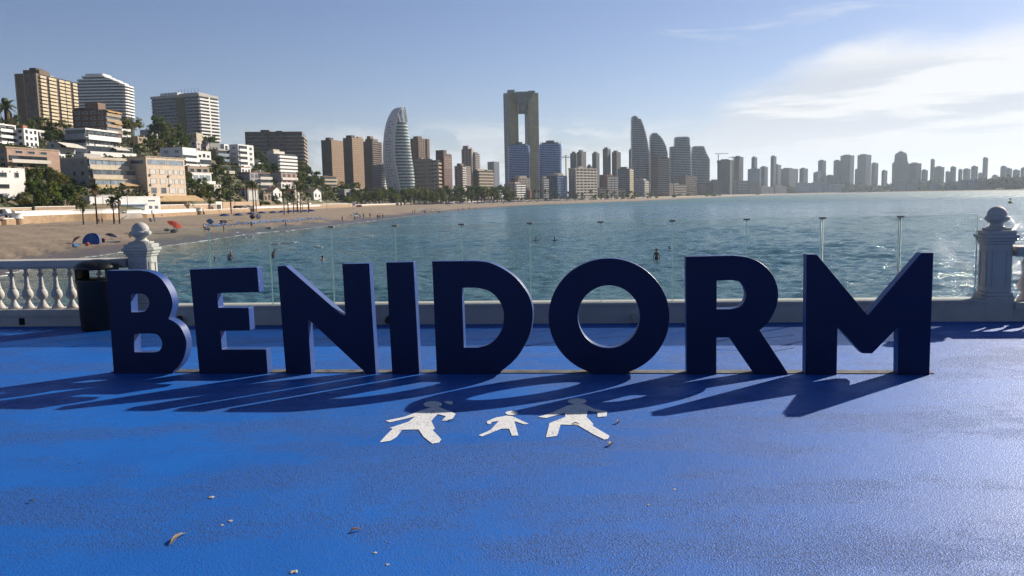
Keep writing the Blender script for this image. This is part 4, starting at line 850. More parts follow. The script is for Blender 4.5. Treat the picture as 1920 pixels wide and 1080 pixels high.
CL = leg((947, 957, 974), 173, 335, (IGREY, GOLD)); CR = leg((986, 993, 1012), 173, 335, (IGREY, GOLD))
ztop = P(980, 172, Yi).z
for i in range(9):                                                     # wedge steps
    t_ = i/9; ra = 174+(212-174)*t_; rb = 174+(212-174)*(i+1)/9; xl, xr = 965+(979-965)*t_, 999-(999-980.5)*t_
    a_ = P(xl, ra, Yi+5); b_ = P(xr, ra, Yi+5); zb_ = P(980, rb, Yi+5).z; za = P(980, ra, Yi+5).z
    mb = MB(); mb.obox(Vector((a_.x, Yi-3, zb_)), Vector((b_.x-a_.x, 0, 0)), Vector((0, 18, 0)), Vector((0, 0, za-zb_-1.2))); mb.build('wedge_step', mat((.07, .075, .09), .25, .1, .1, .5), o)
    q = MB(); q.obox(Vector((a_.x+.5, Yi-3.4, za-1.2)), Vector((b_.x-a_.x-1, 0, 0)), Vector((0, 18.4, 0)), Vector((0, 0, .8))); q.build('wedge_slab', GREYB, o)
mb = MB(); a_, b_ = P(970, 211, Yi+6), P(990, 200, Yi+6); mb.obox(Vector((P(972, 211, Yi).x, Yi+8, P(980, 212, Yi).z)), Vector((P(988, 211, Yi).x-P(972, 211, Yi).x, 0, 0)), Vector((0, 8, 0)), Vector((0, 0, P(980, 174, Yi).z-P(980, 212, Yi).z))); mb.build('bridge_core', mat((.10, .11, .12)), o)
for x0, x1, y0 in ((951, 965, 168.5), (990, 1003, 170)):
    mb = MB(); a_ = P(x0, y0, Yi+4); b_ = P(x1, y0, Yi+4); mb.obox(Vector((a_.x, Yi+4, P(x0, 174, Yi).z)), Vector((b_.x-a_.x, 0, 0)), Vector((0, 9, 0)), Vector((0, 0, a_.z-P(x0, 174, Yi).z))); mb.build('roof_house', IGREY, o)
mb = MB(); a_ = P(966, 173, Yi+5); b_ = P(998, 173, Yi+5); mb.obox(Vector((a_.x, Yi+3, a_.z-.5)), Vector((b_.x-a_.x, 0, 0)), Vector((0, 14, 0)), Vector((0, 0, 1.2))); mb.build('top_beam', IGREY, o)
# blue striped pair
def blue_pair(x0, x1, yt, lab, spikes):
    o, foot, zt = stack('striped_tower', lab, [(yt, x0+1, x1-1), (yt+6, x0, x1), (345, x0, x1)], 1150, 26, 22, mat((.03, .06, .13), .15, .2, .1, .5), mat((.24, .44, .95), .4, .1), .45, .7, None, 'tower', 'blue striped pair in front of the golden tower', rnd_=.6)
    w_ = foot(yt, -2.5); q = MB(); q.prism(w_, zt-.1, zt+2.5); q.build('roof_house', STEELB, o)
    w_ = foot(yt, -9); q = MB(); q.prism(w_, zt+2.4, zt+5.5); q.build('roof_cap', STEELB, o)
    for i in range(0, 20, 2): q = MB(); p_ = foot(yt, -.6)[i]; q.tube((p_[0], p_[1], zt), (p_[0], p_[1], zt+(4.5 if i % 4 == 0 else 2.6)), .5, .15, 5); q.build('roof_fin', STEELB, o)
blue_pair(953, 993, 273, 'blue striped rounded tower in front of the left golden leg', 0); blue_pair(1011, 1053, 270, 'blue striped rounded tower right of the golden tower', 1)
DK = mat((.03, .03, .035), .6, 0)
def crane(px, ytop, ybot, Y, jl, jr, yj, label):
    c = P(px, ybot, Y); o = thing('tower_crane', label, 'crane', Vector((c.x, Y, -.5))); zt = P(px, ytop, Y).z; zj = P(px, yj, Y).z
    q = MB(); q.obox(Vector((c.x-.7, Y-.7, -.5)), Vector((1.4, 0, 0)), Vector((0, 1.4, 0)), Vector((0, 0, zt+.5))); q.build('mast', DK, o)
    a_ = P(jl, yj, Y).x; b_ = P(jr, yj, Y).x; q = MB(); q.obox(Vector((a_, Y-.5, zj)), Vector((b_-a_, 0, 0)), Vector((0, 1, 0)), Vector((0, 0, 1.0))); q.build('jib', DK, o)
    q = MB(); q.tube((c.x, Y, zt), (a_, Y, zj+1), .25, n=4); q.build('stay', DK, o); q = MB(); q.tube((c.x, Y, zt), (b_*.7+c.x*.3, Y, zj+1), .25, n=4); q.build('stay', DK, o)
crane(1061.5, 291, 340, 1300, 1053, 1070, 295.5, 'tall thin crane between the right blue tower and the grey twin block')
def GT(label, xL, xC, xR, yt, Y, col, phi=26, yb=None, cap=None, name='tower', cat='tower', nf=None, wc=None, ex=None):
    yb = yb or hrow(xC)-4; col = tuple(c*f_ for c, f_ in zip(col, tuple(v*(1.5 if cat == 'building' else 1) for v in (.50, .58, .74)) if xC > 1335 else (.8, .82, .88))); nf = nf or max(5, int((yb-yt)*Y/F/3.6)); m_ = mat(col, .8, .08, .05); wm_ = mat([c*.5 for c in col], .4, .1, .1, .4)  # distant walls tinted bluer, haze put into the colour
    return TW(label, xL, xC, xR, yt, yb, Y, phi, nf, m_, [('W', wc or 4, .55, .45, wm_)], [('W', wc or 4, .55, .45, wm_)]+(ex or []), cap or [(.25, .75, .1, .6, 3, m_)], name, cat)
GR1 = (.22, .21, .20); GR2 = (.27, .25, .22); GR3 = (.17, .175, .185); GR4 = (.20, .20, .215); GR5 = (.24, .24, .24)
GT('dark left half of the grey twin block behind the white balcony block', 1069, 1080, 1083, 287, 1500, GR3); GT('lighter right half of the grey twin block behind the white balcony block', 1082, 1090, 1099, 284, 1490, GR2, 30)
GT('slim dark grey tower right of the grey twin block', 1110, 1118, 1124, 287, 1600, GR3); GT('dark squarish tower between two slim grey towers behind the white balcony block', 1100, 1107, 1111, 311, 1650, GR3)
GT('tall slim grey tower with a crested top, left one of a close pair', 1130, 1139, 1145, 279, 1550, GR3); GT('lighter grey tower, right one of the close pair of slim towers', 1147, 1156, 1164, 285, 1560, GR1, 30)
GT('narrow greenish tower peeping out left of the tallest curved striped tower', 1179, 1183, 1188, 281, 1750, (.20, .24, .22))
SUNG = mat((.06, .075, .10), .2, .2, .1, .5); SUNS = mat((.42, .46, .52), .5, .08, .1)
stack('curved_striped_tower', 'tallest striped tower with a swept right edge like a sail', [(219, 1185.5, 1195), (223, 1185, 1202), (232, 1185, 1206), (245, 1184.5, 1210), (262, 1184.5, 1214), (285, 1185, 1217.5), (345, 1186, 1219)], 1500, 24, 36, SUNG, SUNS, .34, .8, 2, rnd_=.45)
stack('curved_striped_tower', 'second striped tower, stepped down on its right, beside the sail-shaped one', [(251, 1222, 1234), (254, 1220, 1238), (262, 1219.5, 1244), (273, 1219.5, 1249), (285, 1219.5, 1252), (345, 1220, 1255)], 1520, 24, 29, SUNG, SUNS, .34, .8, 2, rnd_=.45)
stack('curved_striped_tower', 'third striped tower with a broad flat head and a lower left shoulder', [(258, 1266, 1293), (273, 1265.5, 1294), (274.5, 1257, 1295), (345, 1256, 1297)], 1540, 24, 27, SUNG, SUNS, .34, .8, 2, rnd_=.45)
stack('curved_striped_tower', 'fourth striped tower with a fringed stepped right side', [(275.5, 1299, 1321), (284, 1298, 1324), (290, 1297.5, 1327), (297, 1297, 1331), (345, 1297, 1331)], 1560, 24, 23, SUNG, SUNS, .34, .8, 2, rnd_=.45)
TW('brown-edged grey apartment tower in front of the second striped tower', 1222, 1232, 1255, 296, 362, 1250, 50, 17, mat((.25, .12, .09)), [], [('S', 1.0, .4, mat((.30, .28, .27)), DW, .05, 1)], [(.2, .7, .1, .5, 2.5, BROWN)])
# seafront blocks in front
TW('white balcony block with eleven storeys facing the beach', 1066, 1078, 1118, 317, 376, 1030, 36, 11, mat((.40, .36, .31)), [('W', 2, .3, .35, DW)], [('S', 1.6, .40, mat((.74, .67, .56)), DW), ('C', [(.0, .02), (.16, .18), (.33, .35), (.5, .52), (.66, .68), (.83, .85), (.98, 1)], 1.5, OFFWHITE, 'fin')], [(-.03, 1.02, -.02, 1.02, 1.5, CREAM, 'parapet'), (.3, .6, .3, .5, 4, PAR)], name='apartment_block', cat='building')
TW('blue apartment block with white zigzag balconies by the beach', 1025, 1044, 1063, 329, 376, 1000, 38, 10, mat((.09, .12, .20)), [('W', 3, .5, .5, DW)], [('B', [(.02, .34), (.36, .66), (.68, .98)], 1.2, .38, mat((.16, .28, .58)), GLASS_BLUE)], [(.0, .7, .1, .7, 3.5, LGREY), (.75, 1, .1, .6, 2.5, CREAM)], name='apartment_block', cat='building')
TW('dull grey seafront block with white balconies on its right, left of the red-brown house', 945, 966, 984, 344, 379, 900, 32, 8, mat((.36, .33, .32)), [('W', 3, .4, .4, DW)], [('B', [(.05, .5), (.55, 1)], 1.2, .4, WHITE, DW)], [(.2, .9, .1, .6, 2, CREAM)], name='apartment_block', cat='building')
TW('beige block with a red wall on its left behind the dull grey seafront block', 958, 972, 994, 334, 360, 1050, 40, 6, mat((.45, .38, .32)), [('C', [(0, .5)], .4, mat((.30, .10, .08)), 'red_wall')], [('W', 4, .5, .45, DW)], [(.4, 1, .1, .7, 3, CREAM)], name='apartment_block', cat='building')
TW('small red-brown house with palms in front, below the golden right leg', 983, 994, 1001, 357, 378, 930, 30, 4, mat((.30, .12, .09)), [], [], [], name='house', cat='building')
TW('white narrow block with balconies left of the blue apartment block', 1015, 1018, 1028, 334, 370, 1040, 44, 9, mat((.45, .42, .40)), [], [('S', 1.2, .4, WHITE, DW)], [(.0, .9, .1, .7, 2.5, CREAM)], name='apartment_block', cat='building')
TW('low white house with dark windows beside the small red-brown house', 1001, 1003, 1012, 360, 377, 940, 40, 4, OFFWHITE, [], [('W', 3, .5, .5, DW)], [], name='house', cat='building')
TW('red-sided block with white balconies right of the white balcony block', 1124, 1137, 1158, 330, 374, 1090, 40, 10, mat((.33, .17, .13)), [('C', [(0, .25)], .3, REDBR, 'red_wall')], [('B', [(.05, .35), (.4, .65), (.7, 1)], 1.2, .4, OFFWHITE, GLASSM)], [(.0, 1, .0, .6, 2.2, mat((.42, .2, .14)))], name='apartment_block', cat='building')
TW('tall grey block with a sunlit yellowish right end, left of the sail-shaped tower', 1158, 1180, 1187, 316, 372, 1150, 16, 15, mat((.28, .26, .27)), [('W', 6, .6, .45, DW)], [('S', .8, .5, mat((.62, .52, .32)), DW)], [(.2, .7, .1, .5, 3, REDBR)], name='apartment_block', cat='building')
TW('low beige house with red-edged terraces between the palms right of the white balcony block', 1118, 1122, 1136, 352, 374, 1040, 50, 5, TAN, [], [('S', 1.0, .35, CREAM, DW)], [], name='house', cat='building')
TW('greyish white block with a striped yellow edge below the sail-shaped tower', 1187, 1208, 1216, 338, 371, 1120, 20, 8, mat((.42, .40, .40)), [('W', 5, .6, .5, GLASSM)], [('S', 1.0, .45, CREAM, DW)], [(.2, .9, .1, .7, 2.5, PAR), (.5, .6, .1, .3, 4, REDBR)], name='apartment_block', cat='building')
TW('low orange-trimmed house at the palms below the greyish white block', 1156, 1160, 1172, 354, 374, 1080, 46, 4, CREAM, [], [('S', 1.0, .4, mat((.5, .38, .28)), DW)], [], name='house', cat='building')
TW('grey block with one bright white balcony edge below the second striped tower', 1222, 1238, 1247, 336, 370, 1180, 26, 9, mat((.30, .29, .30)), [('W', 5, .6, .5, GLASSM)], [('S', 1.2, .45, WHITE, DW)], [(.1, .6, .1, .5, 2, PAR)], name='apartment_block', cat='building')
TW('sunlit beige banded block low by the shore below the third striped tower', 1258, 1263, 1286, 346, 369, 1200, 34, 5, CREAM, [], [('S', 1.2, .45, mat((.60, .50, .36)), DW)], [(.3, .8, .1, .5, 2.2, CREAM)], name='apartment_block', cat='building')
TW('red-brown block with fine window bands right of the beige banded block', 1275, 1285, 1306, 330, 369, 1280, 32, 11, mat((.30, .15, .11)), [], [('S', .8, .4, mat((.30, .19, .16)), DW)], [(.2, .8, .1, .5, 2, REDBR)], name='apartment_block', cat='building')
GT('dim brown block between the grey block and the beige banded block', 1247, 1254, 1262, 344, 1300, (.2, .14, .12), yb=369); GT('grey row house with red end wall right of the red-brown block', 1305, 1312, 1330, 348, 1400, (.3, .24, .21), 46, yb=366, name='apartment_block', cat='building')
GT('tan slab behind the grey seafront row, below the fourth striped tower', 1330, 1338, 1352, 339, 1700, (.30, .27, .20), 40, yb=364, name='apartment_block', cat='building')
# building site tower
k = GT('dark unfinished tower shell with cranes above it', 1345, 1369, 1376, 300, 1850, (.10, .10, .115), 16, nf=14, wc=7); q = MB(); q.obox(k.C+k.eL*(k.b+.8)-k.eR*.8-k.eL*.0+Vector((0, 0, k.zt-6)), -k.eL*(k.b+1.6), k.eR*(k.a+1.6), Vector((0, 0, 6.4))); q.build('formwork_screen', mat((.06, .07, .09)), k.o)
GT('brown grey tower with notched top right of the unfinished tower', 1376, 1386, 1394, 294, 1850, (.17, .15, .15), 26)
crane(1346.5, 290, 345, 1840, 1340, 1366, 288.5, 'thin crane at the left side of the unfinished tower'); crane(1374, 293, 345, 1845, 1366, 1384, 296, 'thin crane at the right side of the unfinished tower')
# seafront row of four
for i, (a_, c_, b_, lab, cl_) in enumerate([(1342, 1345, 1362, 'blue-grey seafront block with speckled white balconies, leftmost of four in a row', (.26, .29, .33)), (1362, 1364, 1381, 'pale grey seafront block, second of four in a row', (.36, .37, .37)), (1382, 1384, 1402, 'grey seafront block with bright awnings, third of four in a row', (.30, .33, .36)), (1401, 1404, 1424, 'grey seafront block with upright ribs, last of four in a row', (.27, .26, .25))]):
    k = TW(lab, a_, c_, b_, 337.5+.6*i, 365, 2150, 60, 9, mat(cl_, .8, .1, .05), [], [('S', 1.0, .4, mat([min(1, v*1.45) for v in cl_], .8), DW)] if i != 3 else [('W', 6, .5, .8, GREYB)], [], 'apartment_block', 'building'); k.o['group'] = 'row of four grey seafront blocks'
GT('low sunlit cream row by the water right of the four grey blocks', 1424, 1428, 1450, 350, 2250, (.42, .36, .28), 30, yb=363.5, name='apartment_block', cat='building', nf=5, wc=6); GT('low pinkish cream block at the right end of the sunlit row', 1450, 1454, 1475, 349, 2260, (.40, .33, .28), 30, yb=363, name='apartment_block', cat='building', nf=5, wc=6)
HZ = (.23, .235, .27); HZ2 = (.19, .195, .23); HZ3 = (.27, .275, .31)  # far tower greys with bluish haze mixed into the colour
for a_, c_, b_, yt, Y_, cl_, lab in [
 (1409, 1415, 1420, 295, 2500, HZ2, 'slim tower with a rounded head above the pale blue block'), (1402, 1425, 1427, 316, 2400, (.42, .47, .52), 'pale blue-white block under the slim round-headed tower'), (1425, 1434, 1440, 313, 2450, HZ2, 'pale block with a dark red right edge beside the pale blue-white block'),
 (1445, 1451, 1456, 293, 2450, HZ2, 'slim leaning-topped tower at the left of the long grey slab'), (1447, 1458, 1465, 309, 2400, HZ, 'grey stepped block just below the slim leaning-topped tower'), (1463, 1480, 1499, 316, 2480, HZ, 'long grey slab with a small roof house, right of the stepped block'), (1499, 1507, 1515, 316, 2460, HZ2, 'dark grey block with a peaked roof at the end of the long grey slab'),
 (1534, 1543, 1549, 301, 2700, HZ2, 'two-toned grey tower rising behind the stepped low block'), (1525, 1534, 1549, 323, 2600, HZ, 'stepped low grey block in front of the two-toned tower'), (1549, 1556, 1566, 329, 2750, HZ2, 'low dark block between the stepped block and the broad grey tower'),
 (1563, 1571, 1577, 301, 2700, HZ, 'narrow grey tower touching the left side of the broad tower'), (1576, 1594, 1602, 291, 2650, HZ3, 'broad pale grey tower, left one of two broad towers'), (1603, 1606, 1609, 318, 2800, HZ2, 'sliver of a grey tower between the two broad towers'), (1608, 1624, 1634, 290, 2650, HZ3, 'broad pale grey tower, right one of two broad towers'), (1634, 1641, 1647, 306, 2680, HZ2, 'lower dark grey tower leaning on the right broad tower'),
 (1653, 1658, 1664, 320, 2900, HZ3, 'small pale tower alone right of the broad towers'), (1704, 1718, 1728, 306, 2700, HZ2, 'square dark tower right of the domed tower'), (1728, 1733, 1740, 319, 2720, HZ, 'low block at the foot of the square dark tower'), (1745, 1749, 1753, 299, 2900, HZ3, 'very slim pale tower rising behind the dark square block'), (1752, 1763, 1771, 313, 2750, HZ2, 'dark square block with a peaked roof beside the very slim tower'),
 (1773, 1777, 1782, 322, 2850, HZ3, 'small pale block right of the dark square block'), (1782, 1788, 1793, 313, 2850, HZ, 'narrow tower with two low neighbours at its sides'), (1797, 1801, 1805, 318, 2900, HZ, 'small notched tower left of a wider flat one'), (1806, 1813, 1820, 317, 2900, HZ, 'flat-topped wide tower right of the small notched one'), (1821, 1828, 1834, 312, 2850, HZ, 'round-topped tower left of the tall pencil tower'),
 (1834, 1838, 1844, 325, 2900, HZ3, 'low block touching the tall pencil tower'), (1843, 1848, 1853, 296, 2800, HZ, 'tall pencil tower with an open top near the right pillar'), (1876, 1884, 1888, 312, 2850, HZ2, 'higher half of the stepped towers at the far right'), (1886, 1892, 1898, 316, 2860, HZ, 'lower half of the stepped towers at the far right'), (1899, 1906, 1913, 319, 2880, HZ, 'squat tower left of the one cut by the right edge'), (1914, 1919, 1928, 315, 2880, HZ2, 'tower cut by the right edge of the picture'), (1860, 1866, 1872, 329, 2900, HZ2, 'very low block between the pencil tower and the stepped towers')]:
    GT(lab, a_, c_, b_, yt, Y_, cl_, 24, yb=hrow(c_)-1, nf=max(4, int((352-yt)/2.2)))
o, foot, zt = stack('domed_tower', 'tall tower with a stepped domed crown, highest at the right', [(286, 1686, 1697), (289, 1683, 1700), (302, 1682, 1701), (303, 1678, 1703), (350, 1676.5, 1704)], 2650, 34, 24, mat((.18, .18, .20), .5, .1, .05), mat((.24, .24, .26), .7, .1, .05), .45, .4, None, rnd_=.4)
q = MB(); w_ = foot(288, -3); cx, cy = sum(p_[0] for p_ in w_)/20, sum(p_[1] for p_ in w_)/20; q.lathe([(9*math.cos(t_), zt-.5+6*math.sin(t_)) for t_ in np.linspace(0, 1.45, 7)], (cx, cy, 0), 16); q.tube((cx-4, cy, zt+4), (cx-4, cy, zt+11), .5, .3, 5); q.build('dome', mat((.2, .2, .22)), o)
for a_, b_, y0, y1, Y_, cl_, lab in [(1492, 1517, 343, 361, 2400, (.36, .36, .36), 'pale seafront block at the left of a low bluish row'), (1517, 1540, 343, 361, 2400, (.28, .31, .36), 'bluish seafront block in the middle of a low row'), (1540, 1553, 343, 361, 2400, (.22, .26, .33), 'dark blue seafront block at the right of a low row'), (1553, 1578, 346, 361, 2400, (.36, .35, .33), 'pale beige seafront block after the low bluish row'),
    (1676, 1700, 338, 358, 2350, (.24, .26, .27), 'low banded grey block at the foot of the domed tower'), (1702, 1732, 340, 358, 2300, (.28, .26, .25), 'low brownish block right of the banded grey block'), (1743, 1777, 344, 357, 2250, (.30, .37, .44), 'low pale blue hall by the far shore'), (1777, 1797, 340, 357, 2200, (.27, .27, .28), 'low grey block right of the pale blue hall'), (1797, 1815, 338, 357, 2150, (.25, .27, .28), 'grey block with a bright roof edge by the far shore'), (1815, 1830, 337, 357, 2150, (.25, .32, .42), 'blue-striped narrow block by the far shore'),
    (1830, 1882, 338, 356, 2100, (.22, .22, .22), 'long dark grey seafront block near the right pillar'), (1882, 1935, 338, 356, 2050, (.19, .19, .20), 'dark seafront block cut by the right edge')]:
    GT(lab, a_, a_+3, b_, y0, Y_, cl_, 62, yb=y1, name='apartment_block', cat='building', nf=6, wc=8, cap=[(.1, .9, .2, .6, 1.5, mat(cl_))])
# ---------------------------------------------------------------- greenery
def leafmat(c, v=.35):
    m = bpy.data.materials.new('leaf_%.3f' % c[1]); m.use_nodes = True; t = m.node_tree; b = t.nodes['Principled BSDF']; g = t.nodes.new('ShaderNodeNewGeometry')
    f = mrange(t, noise(t, g.outputs['Position'], .55, 3, .6), .3, .7); cc = mixc(t, f, [x*(1-v) for x in c], [x*(1+v) for x in c]); t.links.new(cc, b.inputs['Base Color']); b.inputs['Roughness'].default_value = .7; b.inputs['Specular IOR Level'].default_value = .2
    tl = t.nodes.new('ShaderNodeBsdfTranslucent'); t.links.new(cc, tl.inputs[0]); mx = t.nodes.new('ShaderNodeMixShader'); mx.inputs[0].default_value = .38; t.links.new(b.outputs[0], mx.inputs[1]); t.links.new(tl.outputs[0], mx.inputs[2]); t.links.new(mx.outputs[0], t.nodes['Material Output'].inputs[0])
    return m
LEAVES = [leafmat((.070, .110, .016)), leafmat((.105, .135, .022)), leafmat((.050, .088, .018)), leafmat((.125, .120, .024))]
PALML = leafmat((.085, .105, .030)); DRYL = leafmat((.14, .10, .05)); BARK = mat((.10, .075, .055), .9, .3, 3)
def crown_mesh(seed, shape, n, leaf, m_):
    rs = random.Random(seed); mb = MB(); cl = []
    for i in range(26):
        t_ = rs.random()*6.283; u_ = rs.random()
        if shape == 'round': z = rs.uniform(-.75, .85); r = math.sqrt(max(0, 1-z*z))*rs.uniform(.45, .85)
        elif shape == 'flat': z = rs.uniform(-.22, .28); r = math.sqrt(u_)*.9
        elif shape == 'tall': z = rs.uniform(-1.5, 1.6); r = .55*(1-abs(z)/2.1)*rs.uniform(.5, 1)
        else: z = rs.uniform(-.4, .5); r = math.sqrt(u_)*.85
        cl.append((r*math.cos(t_), r*math.sin(t_), z, rs.uniform(.22, .38)))
    for i in range(n):
        c = rs.choice(cl); d = Vector((rs.gauss(0, 1), rs.gauss(0, 1), rs.gauss(0, 1))).normalized(); p = Vector(c[:3])+d*c[3]*rs.random()**.4
        a = Vector((rs.gauss(0, 1), rs.gauss(0, 1), rs.gauss(0, .7))).normalized(); b = a.orthogonal().normalized(); b.rotate(Matrix.Rotation(rs.random()*6.28, 3, a)); s = leaf*rs.uniform(.6, 1.4)
        mb.add([p-a*s, p+b*s*.55, p+a*s, p-b*s*.55], [(0, 1, 2, 3)])
    return mb.mesh('crown', m_)
CR = {k: [crown_mesh(i*7+hash(k) % 1 + len(k), k, nn, lf, LEAVES[(i+o_) % 4]) for i in range(4)] for k, nn, lf, o_ in (('round', 900, .13, 0), ('flat', 700, .12, 2), ('tall', 700, .13, 1), ('bush', 700, .13, 0))}
mb = MB(); mb.tube((0, 0, -1.0), (0, 0, .35), .10, .055, 7); mb.tube((0, 0, .1), (.3, .1, .6), .05, .02, 5); mb.tube((0, 0, .2), (-.28, -.1, .7), .045, .02, 5); TRUNK = mb.mesh('trunk', BARK)
NT = [0]
def tree(px, cy, r, shape, label, group, Y=None, name='tree', base=None):
    NT[0] += 1; fl_ = {'round': .95, 'flat': 1.3, 'tall': 1.6, 'bush': .5}[shape]; base = base or cy+r*fl_+(r*.25 if shape != 'bush' else 0)
    if Y is None: Y = hit(px, base)
    c = P(px, cy, Y); s = r*Y/F; gz = GZ(c.x, c.y); th = thing(name, label, 'tree' if shape != 'bush' else 'bush', Vector((c.x, c.y, gz)), group, rnd.random()*6.28)
    h = c.z-gz; sc = s*rnd.uniform(.92, 1.1)
    inst('crown', CR[shape][NT[0] % 4], th, (0, 0, h), rnd.random()*6.28, (sc*rnd.uniform(.9, 1.15), sc*rnd.uniform(.9, 1.15), sc*(.85 if shape == 'round' else 1)))
    hz = max(h, .5); inst('trunk', TRUNK, th, (0, 0, hz*.95), 0, (s*.8, s*.8, hz*.96))
    return th
# palms
def frond_mesh(seed, droop, m_, n=9, L_=1.0):
    rs = random.Random(seed); mb = MB(); pts = []
    for i in range(n+1):
        t_ = i/n; pts.append(Vector((L_*t_*(1-.15*t_), 0, .42*t_-droop*t_*t_)))
    for i in range(n):
        p, q = pts[i], pts[i+1]; mb.add([p+Vector((0, .012, 0)), p-Vector((0, .012, 0)), q-Vector((0, .01, 0)), q+Vector((0, .01, 0))], [(0, 1, 2, 3)])
        for s in (-1, 1):
            w_ = .20*math.sin(math.pi*min(1, (i+1.2)/(n+1)))**.7; d = Vector((.10, s*w_, -.06-rs.random()*.06)); e = Vector((.035, 0, 0)); m_p = p.lerp(q, .5)
            mb.add([p, p+d, m_p+d*.98+e, m_p], [(0, 1, 2, 3)]); mb.add([m_p, m_p+d*.95, q+d*.9+e, q], [(0, 1, 2, 3)])
    return mb.mesh('frond', m_)
FROND = [frond_mesh(i, .45+.22*i, PALML if i < 3 else DRYL) for i in range(4)]
def palm_crown(seed):
    rs = random.Random(seed); me = []; mb = MB()
    for i in range(20):
        src = FROND[i % 3]; Mx = Matrix.Rotation(i*2.399+rs.random()*.4, 4, 'Z')@Matrix.Rotation(-rs.uniform(-.5, .9), 4, 'Y')@Matrix.Scale(rs.uniform(.85, 1.1), 4)
        mb.add([Mx@v.co for v in src.vertices], [tuple(p.vertices) for p in src.polygons])
    return mb.mesh('crown', PALML)
PCR = [palm_crown(i) for i in range(4)]
mb = MB(); mb.tube((0, 0, 0), (.12, .05, .5), 1.0, .8, 8, False); mb.tube((.12, .05, .5), (0, 0, 1), .8, .75, 8, False); PTR = mb.mesh('trunk', mat((.085, .06, .045), .95, .3, 4))
def palm(px, cy, r, base, label, group=None, near=False, Y=None):
    if Y is None: Y = hit(px, base)
    c = P(px, cy, Y); gz = GZ(c.x, c.y); th = thing('palm_tree', label, 'palm tree', Vector((c.x, c.y, gz)), group, rnd.random()*6.28); s = r*Y/F; h = max(1.0, c.z-gz)
    inst('trunk', PTR, th, (0, 0, 0), 0, (max(.16, s*.11), max(.16, s*.11), h))
    if near:
        for i in range(17):
            o = inst('frond', FROND[i % 3 if i < 14 else 3], th, (0, 0, h), 0, s*rnd.uniform(.9, 1.12)); o.rotation_euler = (0, -rnd.uniform(-.35, .95) if i < 14 else .75, i*2.399)
    else: inst('crown', PCR[rnd.randrange(4)], th, (0, 0, h), rnd.random()*6, s)
    return th
g_ = 'palms standing in the sand before the promenade wall'
palm(154, 386, 12, 421, 'shortest beach palm, leftmost of four before the white parapet', g_, True); palm(177, 350, 15, 421, 'tallest beach palm, in front of the stepped beige house', g_, True)
palm(211, 376, 15, 420, 'leaning beach palm with a full crown, just left of the stairs', g_, True); palm(221, 372, 13, 420, 'thin beach palm right behind the full-crowned one by the stairs', g_, True)
palm(9, 200, 26, 236, 'large dark palm on the hill at the left edge, below the brown tower', None, True)
palm(110, 308, 11, 325, 'small palm beside the pink stone terraced house'); palm(404, 315, 13, 345, 'palm on the hillside in front of the beige villa with a glass terrace'); palm(430, 338, 12, 385, 'palm above the garden wall left of the bungalow', Y=355)
palm(473, 345, 11, 385, 'palm rising before the bungalow with the white shutter', Y=380); palm(478, 348, 10, 386, 'second palm close to the one before the shuttered bungalow', Y=384)
g_ = 'palms in the sand by the pergola'
for i, (px, cy, b_) in enumerate([(531, 358, 403), (538, 352, 401), (549, 362, 401), (556, 345, 400), (562, 355, 400), (577, 365, 399)]): palm(px, cy, 9, b_, 'palm # from the left in the loose row at the pergola', g_)
G1 = 'trees of the thick dark clump'; L1 = 'tree # from the left in the dark clump beside the white cube house'
for px, cy, r in [(62, 330, 17), (86, 326, 16), (108, 340, 18), (62, 356, 18), (92, 358, 20), (124, 360, 18), (142, 374, 13), (126, 338, 11), (78, 376, 14), (110, 380, 14), (46, 372, 12), (148, 356, 9)]: tree(px, cy, r, 'round', L1, G1, base=min(395, cy+r*1.3+10))
G2 = 'trees below the tall brown hill tower'; L2 = 'tree # from the left on the slope below the tall brown tower'
for px, cy, r in [(58, 232, 9), (72, 226, 9), (84, 232, 12), (98, 240, 12), (108, 252, 11), (92, 254, 10), (118, 232, 8), (128, 240, 8), (132, 252, 8), (32, 222, 9), (22, 230, 9), (46, 240, 7)]: tree(px, cy, r, 'round', L2, G2)
G3 = 'umbrella pines on the crest'
for px, cy, r, l_ in [(246, 233, 20, 'broad umbrella pine on the crest between the dark brown block and the hotel'), (392, 262, 13, 'umbrella pine at the lower right corner of the hotel tower'), (238, 250, 10, 'lower small pine left under the broad umbrella pine')]: tree(px, cy, r, 'flat', l_, G3, name='pine_tree')
G4 = 'trees under the hotel tower'; L4 = 'tree # from the left in the green slope under the hotel tower'
for px, cy, r in [(296, 232, 14), (310, 240, 13), (288, 242, 11), (322, 252, 13), (340, 258, 12), (308, 258, 13), (284, 260, 12), (296, 272, 12), (322, 268, 12), (344, 272, 9), (276, 268, 10), (264, 262, 9), (334, 240, 9), (262, 276, 9), (350, 262, 9)]: tree(px, cy, r, 'round', L4, G4)
G5 = 'trees among the hillside villas'; L5 = 'tree # from the left among the villas right of the cream house'
for px, cy, r in [(352, 330, 9), (360, 345, 12), (380, 342, 10), (396, 338, 11), (376, 358, 12), (392, 360, 13), (412, 362, 13), (430, 366, 11), (348, 362, 9), (404, 330, 9), (420, 322, 10), (412, 300, 10), (398, 318, 10), (436, 318, 9), (446, 352, 8), (424, 345, 10), (478, 322, 8), (460, 360, 7)]: tree(px, cy, r, 'round', L5, G5)
G6 = 'trees beside the bright balconied house'; L6 = 'tree # from the left around the bright white house with five balconies'
for px, cy, r in [(484, 292, 10), (492, 304, 12), (506, 300, 11), (500, 316, 11), (486, 314, 9), (514, 314, 9), (566, 312, 11), (576, 322, 11), (564, 332, 11), (582, 338, 11), (562, 346, 9), (594, 330, 9), (600, 340, 8), (572, 352, 8), (478, 284, 7), (590, 352, 8)]: tree(px, cy, r, 'round', L6, G6)
G7 = 'trees below the brown towers'; L7 = 'tree # from the left in the green belt below the brown towers'
